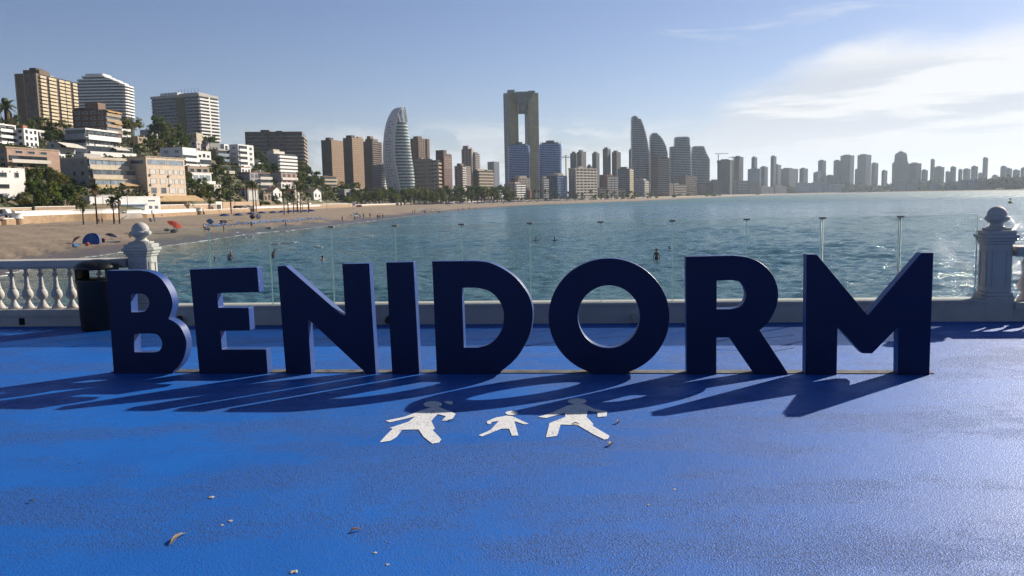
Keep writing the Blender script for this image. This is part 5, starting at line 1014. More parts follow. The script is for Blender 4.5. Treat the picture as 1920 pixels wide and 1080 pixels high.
for px, cy, r in [(616, 352, 8), (630, 356, 8), (640, 346, 7), (650, 350, 7), (622, 366, 8), (638, 370, 8), (610, 368, 7), (652, 372, 7), (668, 348, 7), (686, 358, 7), (690, 368, 8), (646, 364, 6), (598, 366, 6), (516, 372, 7), (526, 368, 7), (502, 372, 6), (548, 372, 6)]: tree(px, cy, r, 'round', L7, G7)
for px, w_ in ((322, 9), (340, 8), (310, 8), (360, 9), (300, 7)): tree(px, 373, w_, 'bush', 'hedge bush # from the left behind the garden wall below the cream house', 'hedge bushes behind the garden wall', name='hedge_bush', base=380)
for px, cy, r in [(395, 380, 8), (412, 380, 8), (430, 380, 8), (446, 378, 7), (488, 380, 7), (500, 382, 6), (522, 380, 6), (72, 392, 6), (40, 388, 7), (56, 386, 6)]: tree(px, cy, r, 'bush', 'low bush # from the left along the garden walls above the promenade', 'bushes above the promenade', name='bush', base=cy+r*.6)
G8 = 'palms of the park by the curved tower'; G9 = 'trees of the park by the curved tower'
rp = random.Random(11)
for i in range(46):
    px = 662+i*6.1+rp.uniform(-3, 3); b_ = 386-(px-662)*.034+rp.uniform(-2, 1); cy = b_-rp.uniform(12, 29); palm(px, cy, rp.uniform(6, 9), b_, 'palm in the dense belt of palms behind the middle of the beach', G8, Y=lerp_tab(LAND, px, 2)*rp.uniform(1.03, 1.12))
for i in range(84):
    px = 655+i*3.7+rp.uniform(-4, 4); b_ = 385-(px-655)*.03; cy = b_-rp.uniform(7, 22); tree(px, cy, rp.uniform(6, 10), 'round', 'low dark tree in the green belt behind the middle of the beach', G9, Y=min(620+(px-655)*.9, lerp_tab(LAND, px, 2)*rp.uniform(1.06, 1.13)) if px > 700 else lerp_tab(LAND, px, 2)*1.08)
G10 = 'palms along the far beach front'
for px in (1003, 1010, 1022, 1031, 1046, 1066, 1081, 1092, 1108, 1117, 1128, 1139, 1147, 1152, 1168, 1176, 1183, 1190, 1196, 1214, 1221): palm(px, 361+rp.uniform(-3, 6), 5.5, 376, 'small palm # from the left before the seafront blocks right of the golden tower', G10, Y=lerp_tab(LAND, px, 2)*.99+4)
G11 = 'trees along the far beach front'
for px in list(range(950, 1000, 7))+list(range(1006, 1340, 15))+list(range(1330, 1345, 4)): tree(px+rp.uniform(-4, 4), hrow(px)+rp.uniform(1, 4), rp.uniform(3, 5.5), 'round', 'small dark tree among the seafront blocks in the middle distance', G11, Y=lerp_tab(LAND, px, 2)*rp.uniform(1.0, 1.04))
# far wood, one mass
def wood(name, n, fn, leaf, m_):
    rs = random.Random(5); mb = MB()
    for i in range(n):
        p, s = fn(rs)
        for k in range(5):
            a = Vector((rs.gauss(0, 1), rs.gauss(0, 1), rs.gauss(0, .8))).normalized(); b = a.orthogonal().normalized(); b.rotate(Matrix.Rotation(rs.random()*6.28, 3, a)); q = p+Vector((rs.gauss(0, s), rs.gauss(0, s), abs(rs.gauss(0, s*.8))))
            mb.add([q-a*s*leaf, q+b*s*leaf*.7, q+a*s*leaf, q-b*s*leaf*.7], [(0, 1, 2, 3)])
    o = mb.build(name, m_); o['kind'] = 'stuff'; return o
def fw(rs):
    px = rs.uniform(1460, 2050); Y = lerp_tab(LAND, px, 2)*rs.uniform(1.075, 1.115); c = P(px, 350, Y); c.z = rs.uniform(0, 8+14*abs(math.sin(px*.021))); return c, 5.5
wood('far_wood', 1800, fw, 1.0, leafmat((.035, .045, .02)))
def sh(rs):
    while 1:
        px = rs.uniform(-60, 690); s, wl, ry, rr = land(px); t_ = rs.random(); Y = wl*1.13+(ry-wl*1.13)*t_; x = (px-960)/1529*Y; return Vector((x, Y, GZ(x, Y))), .9
wood('shrubbery', 3600, sh, .9, leafmat((.045, .058, .02)))

# ---------------------------------------------------------------- promenade walls, stairs, lamps, cars
STONE = mat((.42, .29, .18), .9, .18, .6, bump=.5, bscale=3)
def along(c, off=0.0):
    y = land(c)[1]*1.0+off; return Vector(((c-960)/1529*y, y, 0))
def wallrun(label, c0, c1, z_mid, z_top, base=STONE, par=WHITE, z_bot=-2.9, off=-1.2, name='promenade_wall', step=6, holes=False, rail=False):
    n = max(1, int((c1-c0)/step)); cs = [c0+(c1-c0)*i/n for i in range(n+1)]; pts = [along(c, off) for c in cs]; mid = pts[len(pts)//2]
    th = thing(name, label, 'wall', Vector((mid.x, mid.y, -2.3)))
    def run(z0, z1, t_, nm, m_, fw_=0):
        mb = MB(); sec = []
        for i, a in enumerate(pts):
            u = pts[min(i+1, len(pts)-1)]-pts[max(i-1, 0)]; nn = Vector((u.y, -u.x, 0)).normalized(); nn = -nn if nn.y > 0 else nn
            f = a+nn*fw_; g = f-nn*t_; sec += [(f.x, f.y, z0), (g.x, g.y, z0), (g.x, g.y, z1), (f.x, f.y, z1)]
        k_ = len(pts); mb.add(sec, [(4*i+j, 4*i+(j+1) % 4, 4*i+4+(j+1) % 4, 4*i+4+j) for i in range(k_-1) for j in range(4)]+[(3, 2, 1, 0), (4*k_-4, 4*k_-3, 4*k_-2, 4*k_-1)])
        mb.build(nm, m_, th)
    run(z_bot, z_mid, .9, 'stone_base', base)
    if par: run(z_mid, z_top-.16, .4, 'parapet', par, -.1); run(z_top-.16, z_top, .6, 'coping', WHITE, .05)
    if holes:
        mb = MB(); 
        for a, b in zip(pts[:-1], pts[1:]): mb.obox((a+b)/2+Vector((-.25, -.05, z_mid+.18)), Vector((.5, 0, 0)), Vector((0, .1, 0)), Vector((0, 0, .45)))
        mb.build('opening', DK, th, 'stuff')
    return th
wallrun('long white parapet on a sandstone wall behind the four beach palms', 27, 226, -.25, 1.05)
wallrun('low bare stone wall at the left edge of the beach', -260, 24, -.9, -.6, par=mat((.46, .36, .25)))
wallrun('white parapet on a sandstone wall between the stairs and the round pillar', 286, 368, -.9, .25)
wallrun('short white parapet above the stairs landing', 241, 286, -.9, .55, off=.4)
wallrun('sandstone wall topped by a pierced parapet between the two round pillars', 382, 473, -1.0, -.3, par=mat((.52, .40, .28)), holes=True, step=7)
wallrun('white parapet on a stone wall behind the row of blue sunshades', 480, 604, -.7, .35); wallrun('bare tan stone wall between two white beach walls', 604, 662, -.7, .6, par=mat((.46, .36, .26))); wallrun('low white wall behind the middle of the beach', 662, 905, -1.2, -.35, step=12)
def bollard(c, label):
    p = along(c, -1.6); th = thing('round_pillar', label, 'pillar', Vector((p.x, p.y, -2.3))); mb = MB(); mb.lathe([(1.7, -2.9), (1.6, -.9), (1.65, -.85)], p, 20); mb.build('stone_drum', STONE, th, smooth=False)
    mb = MB(); mb.lathe([(1.7, -.85), (1.7, -.65), (1.4, -.6), (1.4, .35), (1.65, .42), (1.65, .62)], p, 20); mb.build('white_drum', WHITE, th, smooth=False)
bollard(374.5, 'round white-topped stone pillar at the left end of the pierced wall'); bollard(476, 'round white-topped stone pillar at the right end of the pierced wall'); bollard(32, 'round stone pillar at the left end of the long white parapet')
# stairs to the sand
p0 = P(232, 419, hit(232, 419)); a_, b_ = along(226, -2), along(290, -2); u = (b_-a_); wd = u.length; u.normalize(); n = Vector((u.y, -u.x, 0)); n = n if n.y < 0 else -n
th = thing('beach_stairs', 'white double stairs leading from the promenade down to the sand', 'stairs', Vector((a_.lerp(b_, .5).x, a_.y, -2.4)))
mb = MB(); mb.obox(a_+u*wd*.30+n*.2+Vector((0, 0, -2.8)), u*wd*.42, n*1.6, Vector((0, 0, 1.8))); mb.build('landing', STONE, th)
mb = MB(); mb.obox(a_+u*wd*.28+n*1.8+Vector((0, 0, -1.0)), u*wd*.46, n*.18, Vector((0, 0, 1.1))); mb.build('parapet', WHITE, th)
for s, f0, f1 in ((-1, .30, -.02), (1, .72, 1.04)):
    A_ = a_+u*wd*f0+n*1.8+Vector((0, 0, -.0)); E_ = a_+u*wd*f1+n*1.8+Vector((0, 0, -2.2)); mb = MB(); mb.obox(A_, E_-A_, n*.2, Vector((0, 0, -.75))); mb.build('side_wall', WHITE, th)
    for i in range(9):
        q = (A_+(E_-A_)*(i/9)); mb = MB(); mb.obox(q-n*.1+Vector((0, 0, -.95)), Vector((E_.x-A_.x, E_.y-A_.y, 0))/9, -n*1.5, Vector((0, 0, -.35 if i < 8 else -.2))); mb.build('step', CONCRETE, th)
def gwall(label, c0, c1, yt, yb, wm_, cap=None, name='garden_wall', th_=.5, arches=0, fac=1.085):
    Ya, Yb = land(c0)[1]*fac, land(c1)[1]*fac; A_, E_ = P(c0, yb, Ya), P(c1, yb, Yb); zt0, zt1 = P(c0, yt, Ya).z, P(c1, yt, Yb).z; zb = min(A_.z, E_.z, -.6); u = xy(E_-A_); n = Vector((u.y, -u.x, 0)).normalized()
    o = thing(name, label, 'wall', Vector(((A_.x+E_.x)/2, (A_.y+E_.y)/2, -.5))); zt = (zt0+zt1)/2; mb = MB(); mb.obox(Vector((A_.x, A_.y, zb)), u, -n*th_, Vector((0, 0, zt-zb))); mb.build('wall', wm_, o)
    if cap: mb = MB(); mb.obox(Vector((A_.x, A_.y, zt))+n*.1, u, -n*(th_+.2), Vector((0, 0, .25))); mb.build('coping', cap, o)
    for i in range(arches):
        mb = MB(); mb.obox(Vector((A_.x, A_.y, zb+.3))+u*((i+.2)/arches)-n*.05, u*.6/arches, n*.12, Vector((0, 0, (zt-zb)*.62))); mb.build('arch_opening', DK, o)
TANW = mat((.50, .36, .24), .9, .15, .4)
gwall('long tan garden wall with a white rail right of the white seafront building', 300, 404, 384, 394, TANW, WHITE); gwall('tan stone wall with dark arches behind the parapet at far left', -40, 60, 391, 404, TANW, OFFWHITE, arches=6); gwall('tan wall with a pale rail under the thick dark trees', 66, 142, 388, 401, mat((.36, .26, .18)), OFFWHITE)
gwall('stepped tan stone wall under the bungalow with a shutter', 418, 487, 378, 392, TANW, None); gwall('tan stone wall under the gabled houses', 490, 605, 383, 392, mat((.44, .31, .21)), None); gwall('tan wall right of the white pergola', 606, 700, 381, 388, mat((.46, .35, .25)), OFFWHITE)
o = gwall('white gateway in the garden wall below the palms', 404, 417, 379, 394, OFFWHITE, WHITE, arches=1)
LAMPM = mat((.03, .05, .09), .5, .1)
def lamp(px, yt, yb, label):
    Y = hit(px, yb); b = P(px, yb, Y); t_ = P(px, yt, Y); gz = GZ(b.x, Y); th = thing('street_lamp', label, 'street lamp', Vector((b.x, Y, gz)), 'street lamps along the promenade')
    mb = MB(); mb.tube((b.x, Y, gz), (b.x, Y, t_.z), .11, .06, 6); mb.build('pole', LAMPM, th); mb = MB(); mb.obox((b.x-.05, Y-.08, t_.z), (1.5, 0, .1), (0, .16, 0), (0, 0, .12)); mb.build('lamp_head', LAMPM, th)
for px, yt, yb, l_ in [(86, 330, 401, 'tall blue-grey lamp post in front of the thick dark trees'), (240, 340, 396, 'lamp post before the white seafront building'), (354, 340, 393, 'lamp post standing right of the cream house'), (441, 362, 392, 'lamp post by the parked cars under the bungalow'), (405, 366, 394, 'short lamp post at the white gateway'), (512, 340, 388, 'lamp post left of the white gabled house'), (613, 362, 394, 'lamp post at the end of the white beach wall')]: lamp(px, yt, yb, l_)
# pergola
pg0 = hit(548, 397)*1.01; th = thing('pergola', 'white-topped pergola among the palms behind the blue sunshades', 'pergola', P(548, 397, pg0))
for x0, x1 in ((531, 541), (549, 557), (565, 580)):
    a_, b_ = P(x0, 383, pg0), P(x1, 383, pg0); mb = MB(); mb.obox(a_, xy(b_-a_), Vector((0, 4, 0)), Vector((0, 0, .5))); mb.build('roof', WHITE, th)
    for x in (a_.x+.3, b_.x-.3):
        mb = MB(); mb.tube((x, pg0+.5, GZ(x, pg0)), (x, pg0+.5, a_.z), .16, n=6); mb.build('post', mat((.12, .08, .06)), th)
# cars
def car(px, yb, ang, colr, label, van=False):
    Y = land(px)[1]*1.03; c = P(px, yb, Y); th = thing('parked_car', label, 'van' if van else 'car', Vector((c.x, Y, -.5)), 'vehicles parked on the promenade', ang); L_, W_, Hh = (5.2, 2, 2.1) if van else (4.2, 1.75, 1.45); m_ = mat(colr, .3, .05, 1, .5)
    z = .35; bm = bmesh.new(); prof = [(-L_/2, z), (-L_/2, z+.45), (-L_*.47, z+.62), (-L_*.36 if not van else -L_*.47, Hh), (L_*.14 if not van else L_*.3, Hh), (L_*.30 if not van else L_*.42, z+.68), (L_*.48, z+.55), (L_/2, z+.3), (L_/2, z)]
    lo = [bm.verts.new((x, -W_/2, zz_)) for x, zz_ in prof]; hi = [bm.verts.new((x, W_/2, zz_)) for x, zz_ in prof]; bm.faces.new(lo[::-1]); bm.faces.new(hi)
    for i in range(len(prof)): bm.faces.new((lo[i], lo[(i+1) % len(prof)], hi[(i+1) % len(prof)], hi[i]))
    bmesh.ops.recalc_face_normals(bm, faces=bm.faces[:]); me = bpy.data.meshes.new('body'); bm.to_mesh(me); bm.free(); me.materials.append(m_); inst('body', me, th)
    for s in (-1, 1): mb = MB(); mb.obox((-L_*.32, s*(W_/2+.005)-.01, z+.68), (L_*.50, 0, 0), (0, .02, 0), (0, 0, Hh-z-.85)); inst('side_window', mb.mesh('side_window', GLASS_DARK), th)
    for x in (-L_*.32, L_*.32):
        for s in (-1, 1): mb = MB(); mb.tube((x, s*(W_/2-.2), .33), (x, s*(W_/2+.02), .33), .33, n=12); inst('wheel', mb.mesh('wheel', DK), th)
car(3, 408, .05, (.75, .75, .75), 'white van cut by the left edge on the promenade', True); car(118, 402, .1, (.25, .27, .30), 'dark silver car half hidden by the long white parapet'); car(446, 395, .2, (.05, .05, .06), 'dark car, leftmost of three by the pierced wall'); car(455, 394.5, .2, (.7, .7, .7), 'white car between a dark car and another white car'); car(467, 394, .2, (.72, .72, .72), 'white car, rightmost of three by the pierced wall')

# ---------------------------------------------------------------- beach: people, parasols, beds
SKIN = [mat((.34, .19, .12), .6, .1, 5), mat((.24, .12, .07), .6, .1, 5), mat((.42, .25, .17), .6, .1, 5)]
def body_mesh(pose, m_):
    J = {'pelvis': (0, 0, .95, .125), 'belly': (0, 0, 1.10, .115), 'chest': (0, 0, 1.30, .14), 'neck': (0, -.01, 1.48, .055), 'jaw': (0, -.015, 1.58, .075), 'head': (0, -.01, 1.66, .085),
         'shL': (.17, 0, 1.40, .06), 'elL': (.24, .02, 1.12, .042), 'wrL': (.25, -.04, .88, .03), 'haL': (.25, -.06, .79, .028), 'hipL': (.09, 0, .90, .095), 'knL': (.10, -.02, .50, .062), 'anL': (.10, .02, .09, .042), 'toL': (.11, -.13, .04, .035)}
    for k in list(J):
        if k.endswith('L'): x, y, z, r = J[k]; J[k[:-1]+'R'] = (-x, y, z, r)
    def mv(k, dx_=0, dy_=0, dz_=0): x, y, z, r = J[k]; J[k] = (x+dx_, y+dy_, z+dz_, r)
    if pose == 'walk':
        mv('knL', 0, -.16, .03); mv('anL', 0, -.22, .02); mv('toL', 0, -.22, .04); mv('knR', 0, .08); mv('anR', 0, .26, .06); mv('toR', 0, .24, .04); mv('wrL', 0, .16, .03); mv('haL', 0, .2, .04); mv('wrR', 0, -.14, .04); mv('haR', 0, -.18, .05)
    if pose == 'hips':
        for s, e in ((1, 'L'), (-1, 'R')): J['el'+e] = (s*.36, .06, 1.16, .042); J['wr'+e] = (s*.20, -.04, 1.0, .03); J['ha'+e] = (s*.15, -.06, .98, .028)
    if pose == 'bend':
        for k in ('chest', 'shL', 'shR', 'neck', 'jaw', 'head', 'elL', 'elR', 'wrL', 'wrR', 'haL', 'haR'):
            x, y, z, r = J[k]; h = z-.98; J[k] = (x, y-h*.45, .98+h*.88, r)
    if pose == 'sit':
        for k in J: x, y, z, r = J[k]; J[k] = (x, y, z-.82, r)
        for s, e in ((1, 'L'), (-1, 'R')): J['kn'+e] = (s*.12, -.42, .38, .062); J['an'+e] = (s*.12, -.62, .08, .042); J['to'+e] = (s*.12, -.76, .05, .035); J['wr'+e] = (s*.2, -.32, .42, .03); J['ha'+e] = (s*.16, -.40, .42, .028)
    if pose == 'swim':
        for s, e in ((1, 'L'), (-1, 'R')): J['el'+e] = (s*.42, -.15, 1.42, .042); J['wr'+e] = (s*.55, -.3, 1.5, .03); J['ha'+e] = (s*.60, -.36, 1.52, .028)
    ks = list(J); ed = [('pelvis', 'belly'), ('belly', 'chest'), ('chest', 'neck'), ('neck', 'jaw'), ('jaw', 'head')]
    for e in 'LR': ed += [('chest', 'sh'+e), ('sh'+e, 'el'+e), ('el'+e, 'wr'+e), ('wr'+e, 'ha'+e), ('pelvis', 'hip'+e), ('hip'+e, 'kn'+e), ('kn'+e, 'an'+e), ('an'+e, 'to'+e)]
    me = bpy.data.meshes.new('b'); me.from_pydata([J[k][:3] for k in ks], [(ks.index(a), ks.index(b)) for a, b in ed], []); me.update()
    o = bpy.data.objects.new('tmp', me); COL.objects.link(o); sk = o.modifiers.new('s', 'SKIN'); sk.use_smooth_shade = True; sb = o.modifiers.new('d', 'SUBSURF'); sb.levels = 1
    for i, k in enumerate(ks): me.skin_vertices[0].data[i].radius = (J[k][3],)*2; me.skin_vertices[0].data[i].use_root = (k == 'pelvis')
    dg = bpy.context.evaluated_depsgraph_get(); r = bpy.data.meshes.new_from_object(o.evaluated_get(dg)); bpy.data.objects.remove(o); r.name = 'person'; r.materials.clear(); r.materials.append(m_)
    hx, hy, hz, _ = J['head']; return r, (hx, hy, hz), J['pelvis'][:3]
POSES = {}
def person(px, yb, pose, label, hair=(.03, .02, .015), wear=(.02, .02, .03), rz=None, sk=0, water=None, group=None, Y=None, sc=1.0, top=None):
    if (pose, sk) not in POSES: POSES[(pose, sk)] = body_mesh(pose, SKIN[sk])
    me, hd, pv = POSES[(pose, sk)]
    if water is not None: c = G(px, yb, SEA); z = SEA-water
    else: Y = Y or hit(px, yb); c = P(px, yb, Y); z = GZ(c.x, c.y)+.02
    o = inst('person', me, None, (c.x, c.y, z), rnd.random()*6.28 if rz is None else rz, sc); tag(o, label, 'person', group)
    mb = MB(); mb.lathe([(.085, -.02), (.105, .03), (.10, .08), (.07, .115), (.02, .13)], (hd[0], hd[1]+.022, hd[2]), 12); inst('hair', mb.mesh('hair', mat(hair, .8, 0)), o)
    if pose != 'sit': mb = MB(); mb.lathe([(.155, -.20), (.165, -.08), (.16, .02), (.15, .07)], pv, 12); inst('swimwear', mb.mesh('swimwear', mat(wear, .8, 0)), o)
    if top: mb = MB(); mb.lathe([(.15, -.10), (.172, .02), (.165, .07)], (0, hd[1]*.5, hd[2]-.36), 12); inst('top', mb.mesh('top', mat(top, .8, 0)), o)
    return o
g_ = 'bathers in the sea'
person(1231, 487, 'stand', 'bather standing waist deep in the sea above the letter R, facing away', water=.80, rz=3.0, sk=1, group=g_); person(1255, 468, 'stand', 'dark head of a swimmer just above the bather by the letter R', water=1.42, rz=1, sk=1, group=g_)
person(431, 489, 'bend', 'leaning bather standing in the sea above the letter E', water=.72, rz=.8, sk=0, hair=(.4, .35, .3), group=g_); person(512, 483, 'bend', 'sunburnt bather in the sea right behind a glass joint left of the letter N', water=.75, rz=1.2, sk=1, group=g_)
person(605, 489, 'stand', 'head and shoulders of a swimmer above the letter N', water=1.28, rz=1, sk=1, group=g_); person(403, 489, 'swim', 'swimmer low in the water left of the leaning bather', water=1.42, rz=0, sk=2, group=g_)
person(1005, 452, 'swim', 'swimmer with raised arms, left one of two above the letter O', water=1.30, rz=.2, sk=1, top=(.8, .8, .8), group=g_); person(1040, 453, 'swim', 'swimmer with raised arms, right one of two above the letter O', water=1.22, rz=-.3, sk=1, top=(.8, .8, .8), group=g_)
g_ = 'people on the sand'
for px, yb, ps, l_, kw in [(384, 436, 'bend', 'bather stooping at the water edge left of the second glass joint', {}), (420, 437, 'stand', 'pale-capped person at the water edge, second from the red sunshade', dict(hair=(.7, .7, .7))), (472, 429, 'walk', 'bather with dark shorts walking below the blue sunbeds', dict(hair=(.5, .35, .25))), (536, 428, 'stand', 'dark standing figure at the water edge right of the sunbeds', dict(sk=1)),
    (642, 417, 'stand', 'person in red alone at the water edge before the brown towers', dict(wear=(.5, .05, .04), top=(.5, .05, .04))), (682, 411, 'stand', 'bather right of the white sunbed cluster', {}), (694, 410, 'walk', 'bather walking left of a group of three', {}), (708.5, 412, 'stand', 'left bather of the group of three at the water edge', dict(sk=1)), (712, 411, 'walk', 'middle bather of the group of three at the water edge', dict(sk=1)), (718, 411, 'stand', 'right bather of the group of three at the water edge', dict(sk=1)),
    (774, 402, 'walk', 'bather at the water edge left of the striped towels', {}), (778, 401, 'stand', 'bather standing close to another left of the striped towels', {}), (797, 402, 'stand', 'lone bather at the water edge right of a pair', dict(sk=1)), (860, 396, 'stand', 'left bather of four spread along the far water edge', {}), (868, 395, 'walk', 'second bather of four spread along the far water edge', {}), (880, 394, 'stand', 'third bather of four spread along the far water edge', {}), (891, 394.5, 'walk', 'last bather of four spread along the far water edge', {}),
    (192, 420, 'stand', 'dark figure at the foot of the wall by the tall beach palm', dict(sk=1, wear=(.03, .03, .04), top=(.03, .03, .04))), (186, 420, 'stand', 'smaller figure at the foot of the wall by the tall beach palm', dict(sk=1, wear=(.05, .05, .05), top=(.1, .1, .12), sc=.8)), (333, 436, 'stand', 'person in red standing under the tilted red sunshade', dict(wear=(.45, .08, .08), top=(.5, .12, .12))), (328, 433, 'bend', 'person in dark clothes bending under the tilted red sunshade', dict(wear=(.03, .03, .05), top=(.03, .03, .05))),
    (1021, 386, 'stand', 'tiny bather at the far water edge left of the letter O', {}), (957, 388, 'stand', 'tiny bather at the far water edge above the letter D', {}), (665, 412, 'sit', 'person sitting on the sand by white sunbeds', {}), (244, 446, 'sit', 'person in red sitting on the sand behind the left ball finial', dict(top=(.4, .06, .06)))]: person(px, yb, ps, l_, group=g_, **kw)
for i in range(44):
    px = 930+i*8.6+rp.uniform(-4, 4); s, wl, ry, rr = land(px); Y = s+(wl-s)*rp.uniform(.03, .5); x = (px-960)/1529*Y; c = Vector((x, Y, 0)); 
    if ('stand', 1) not in POSES: POSES[('stand', 1)] = body_mesh('stand', SKIN[1])
    tag(inst('person', POSES[('stand', i % 2)][0] if ('stand', i % 2) in POSES else POSES[('stand', 1)][0], None, (x, Y, GZ(x, Y)), rp.random()*6), 'tiny standing bather on the far part of the beach', 'person', 'tiny bathers on the far beach')
PMESH = {}
def parasol(px, yb, colr, label, group=None, r=1.15, h=1.9, tilt=0, tdir=0, Y=None, c2=None):
    key = (colr, r, h)
    if key not in PMESH:
        mb = MB(); mb.tube((0, 0, -.2), (0, 0, h), .025, n=6); pm_ = mb.mesh('pole', OFFWHITE); bm = bmesh.new(); tp = bm.verts.new((0, 0, h+.05)); rg = []
        for i in range(16):
            t_ = i*math.pi/8; rg.append([bm.verts.new((r*f*math.cos(t_)*(1 if i % 2 == 0 else .95), r*f*math.sin(t_)*(1 if i % 2 == 0 else .95), h+.05-.42*f**1.7*r)) for f in (.5, 1)])
        for i in range(16): j = (i+1) % 16; bm.faces.new((tp, rg[i][0], rg[j][0])); bm.faces.new((rg[i][0], rg[i][1], rg[j][1], rg[j][0]))
        bmesh.ops.solidify(bm, geom=bm.faces[:], thickness=.02); me = bpy.data.meshes.new('canopy'); bm.to_mesh(me); bm.free(); me.materials.append(mat(colr, .8, .08, 1)); PMESH[key] = (pm_, me)
    Y = Y or hit(px, yb); c = P(px, yb, Y); th = thing('beach_parasol', label, 'parasol', Vector((c.x, Y, GZ(c.x, Y))), group); th.rotation_euler = (0, tilt, tdir); inst('pole', PMESH[key][0], th); inst('canopy', PMESH[key][1], th); return th
BL = (.03, .09, .34); g_ = 'blue parasols in a row before the wall'
for px, yb in [(421, 414), (447, 413), (471, 410), (491, 408), (512, 407), (529, 406), (544, 405), (558, 404), (572, 404), (584, 403)]: parasol(px, yb, BL, 'blue parasol # from the left in the row before the white beach wall', g_, 1.7, 2.1)
parasol(150, 456, (.55, .33, .30), 'pale pink parasol tipped over beside the blue beach tent', None, .9, 1.0, -.7, .4); parasol(207, 448, (.02, .03, .10), 'dark navy parasol lying low right of the blue beach tent', None, .95, .9, .35, 0); parasol(266, 437, (.05, .20, .38), 'teal blue parasol half hidden behind the left ball finial', None, 1.1, 1.5, .3, 0); parasol(320, 437, (.62, .10, .06), 'tilted red parasol with people and chairs under it', None, 1.5, 2.4, .55, -.15)
o = parasol(305, 424, (.60, .12, .10), 'closed reddish parasol standing left of the tilted red one', None, .35, 2.6)
# beach tent
Yt = hit(174, 457); c = P(174, 457, Yt); th = thing('beach_tent', 'blue pop-up beach tent on the sand behind the balustrade', 'tent', Vector((c.x, Yt, GZ(c.x, Yt)))); bm = bmesh.new(); rr_ = 30/2*Yt/F; hh = 20*Yt/F
for j in range(9):
    for i in range(17):
        a = math.pi*i/16; b = math.pi*.5*j/8; x = rr_*1.05*math.cos(a)*math.cos(b*.98)+.25*math.sin(b); bm.verts.new((x+.12*rr_*(j/8), -.6+2.1*rr_*math.sin(a)*math.cos(b)*.55, hh*math.sin(b)**.85))
bm.verts.ensure_lookup_table()
for j in range(8):
    for i in range(16): bm.faces.new((bm.verts[j*17+i], bm.verts[j*17+i+1], bm.verts[(j+1)*17+i+1], bm.verts[(j+1)*17+i]))
me = bpy.data.meshes.new('shell'); bm.to_mesh(me); bm.free(); me.materials.append(mat((.02, .08, .36), .7, .15, 1)); q = inst('shell', me, th); q.modifiers.new('s', 'SOLIDIFY').thickness = .02
mb = MB(); fl_ = [(rr_*1.04*math.cos(a), -.62, 0) for a in (0, math.pi)]; n_ = 16; pts = [(rr_*1.02*math.cos(math.pi*i/n_)+.1*math.sin(math.pi*i/n_), -.64, hh*.97*math.sin(math.pi*i/n_)**.85) for i in range(n_+1)]
mb.add(pts+[(p_[0], p_[1]+.03, p_[2]) for p_ in pts], [tuple(range(n_+1)), tuple(range(n_+1, 2*n_+2))[::-1]]); inst('front_panel', mb.mesh('front_panel', mat((.04, .14, .50), .7, .1, 1)), th)
def bagthing(px, yb, d, colr, label, name, cat):
    Y = hit(px, yb); c = P(px, yb, Y); bm = bmesh.new(); bmesh.ops.create_cube(bm, size=1); bmesh.ops.scale(bm, verts=bm.verts, vec=Vector(d)); bmesh.ops.bevel(bm, geom=bm.edges[:], offset=min(d)*.28, segments=2, affect='EDGES'); bmesh.ops.translate(bm, verts=bm.verts, vec=Vector((0, 0, d[2]/2)))
    for v in bm.verts: v.co.x += .12*d[0]*math.sin(v.co.z*5)
    me = bpy.data.meshes.new(name); bm.to_mesh(me); bm.free(); me.materials.append(mat(colr, .7, .2, 3)); o = bpy.data.objects.new(name, me); COL.objects.link(o); o.location = (c.x, Y, GZ(c.x, Y)); o.rotation_euler.z = rnd.random(); return tag(o, label, cat)
bagthing(141, 464, (.9, .5, .6), (.20, .38, .60), 'light blue beach bag in front of the tipped pink parasol', 'beach_bag', 'bag'); bagthing(163, 461, (.6, .5, .5), (.60, .16, .13), 'coral red bag between the pink parasol and the blue tent', 'beach_bag', 'bag'); bagthing(194, 456, (.4, .4, .75), (.10, .03, .03), 'dark red rucksack at the right side of the blue tent', 'rucksack', 'bag'); bagthing(210, 455, (2.0, .8, .18), (.22, .34, .36), 'grey-blue towel heap right of the blue tent', 'towel_heap', 'towel')
# sun beds: one of each kind with parts, then copies
def bed_proto(colr):
    th = thing('sun_lounger', '', 'sun lounger', (0, 0, 0)); mb = MB(); mb.obox((-.32, -.95, .28), (.64, 0, 0), (0, 1.25, 0), (0, 0, .07)); inst('seat', mb.mesh('seat', mat(colr, .8, .1, 1)), th)
    mb = MB(); mb.obox((-.32, .30, .28), (.64, 0, 0), (0, .62, .38), (0, -.03, .07)); inst('backrest', mb.mesh('backrest', mat(colr, .8, .1, 1)), th)
    mb = MB(); mb.tube((0, 0, -.05), (0, 0, .29), .03, n=6); lg = mb.mesh('leg', WHITE)
    for x in (-.28, .28):
        for y in (-.85, .55): inst('leg', lg, th, (x, y, 0))
    return th
PB = [bed_proto((.06, .20, .52)), bed_proto((.12, .30, .58)), bed_proto((.45, .48, .52))]; used = [False]*3
def bed(px, yb, kind, label, group):
    Y = hit(px, yb); c = P(px, yb, Y)
    if used[kind]: o = copy_tree(PB[kind])
    else: o = PB[kind]; used[kind] = True
    o.location = (c.x, Y, GZ(c.x, Y)); o.rotation_euler.z = rnd.uniform(.6, 2.6); o['label'] = label; o['group'] = group
for i in range(52):
    t_ = i/51; px = 392+t_*216+rp.uniform(-2, 2); yb = 426-t_*14.5+rp.uniform(-1.6, 1.6); bed(px, yb, 0 if rp.random() < .6 else 1, 'blue sun lounger in the slanting line between parasol row and water', 'blue sun loungers in a slanting line')
for i in range(20): bed(668+rp.uniform(-8, 12), 404+rp.uniform(-3, 4), 2, 'pale sun lounger # from the left in the cluster before the curved tower', 'pale sun loungers in a cluster')
for i in range(24): bed(786+rp.uniform(0, 42), 396+rp.uniform(-4, 3), 2 if i % 2 else 1, 'sun lounger # from the left in the cluster below the broad cream block', 'sun loungers below the broad cream block')
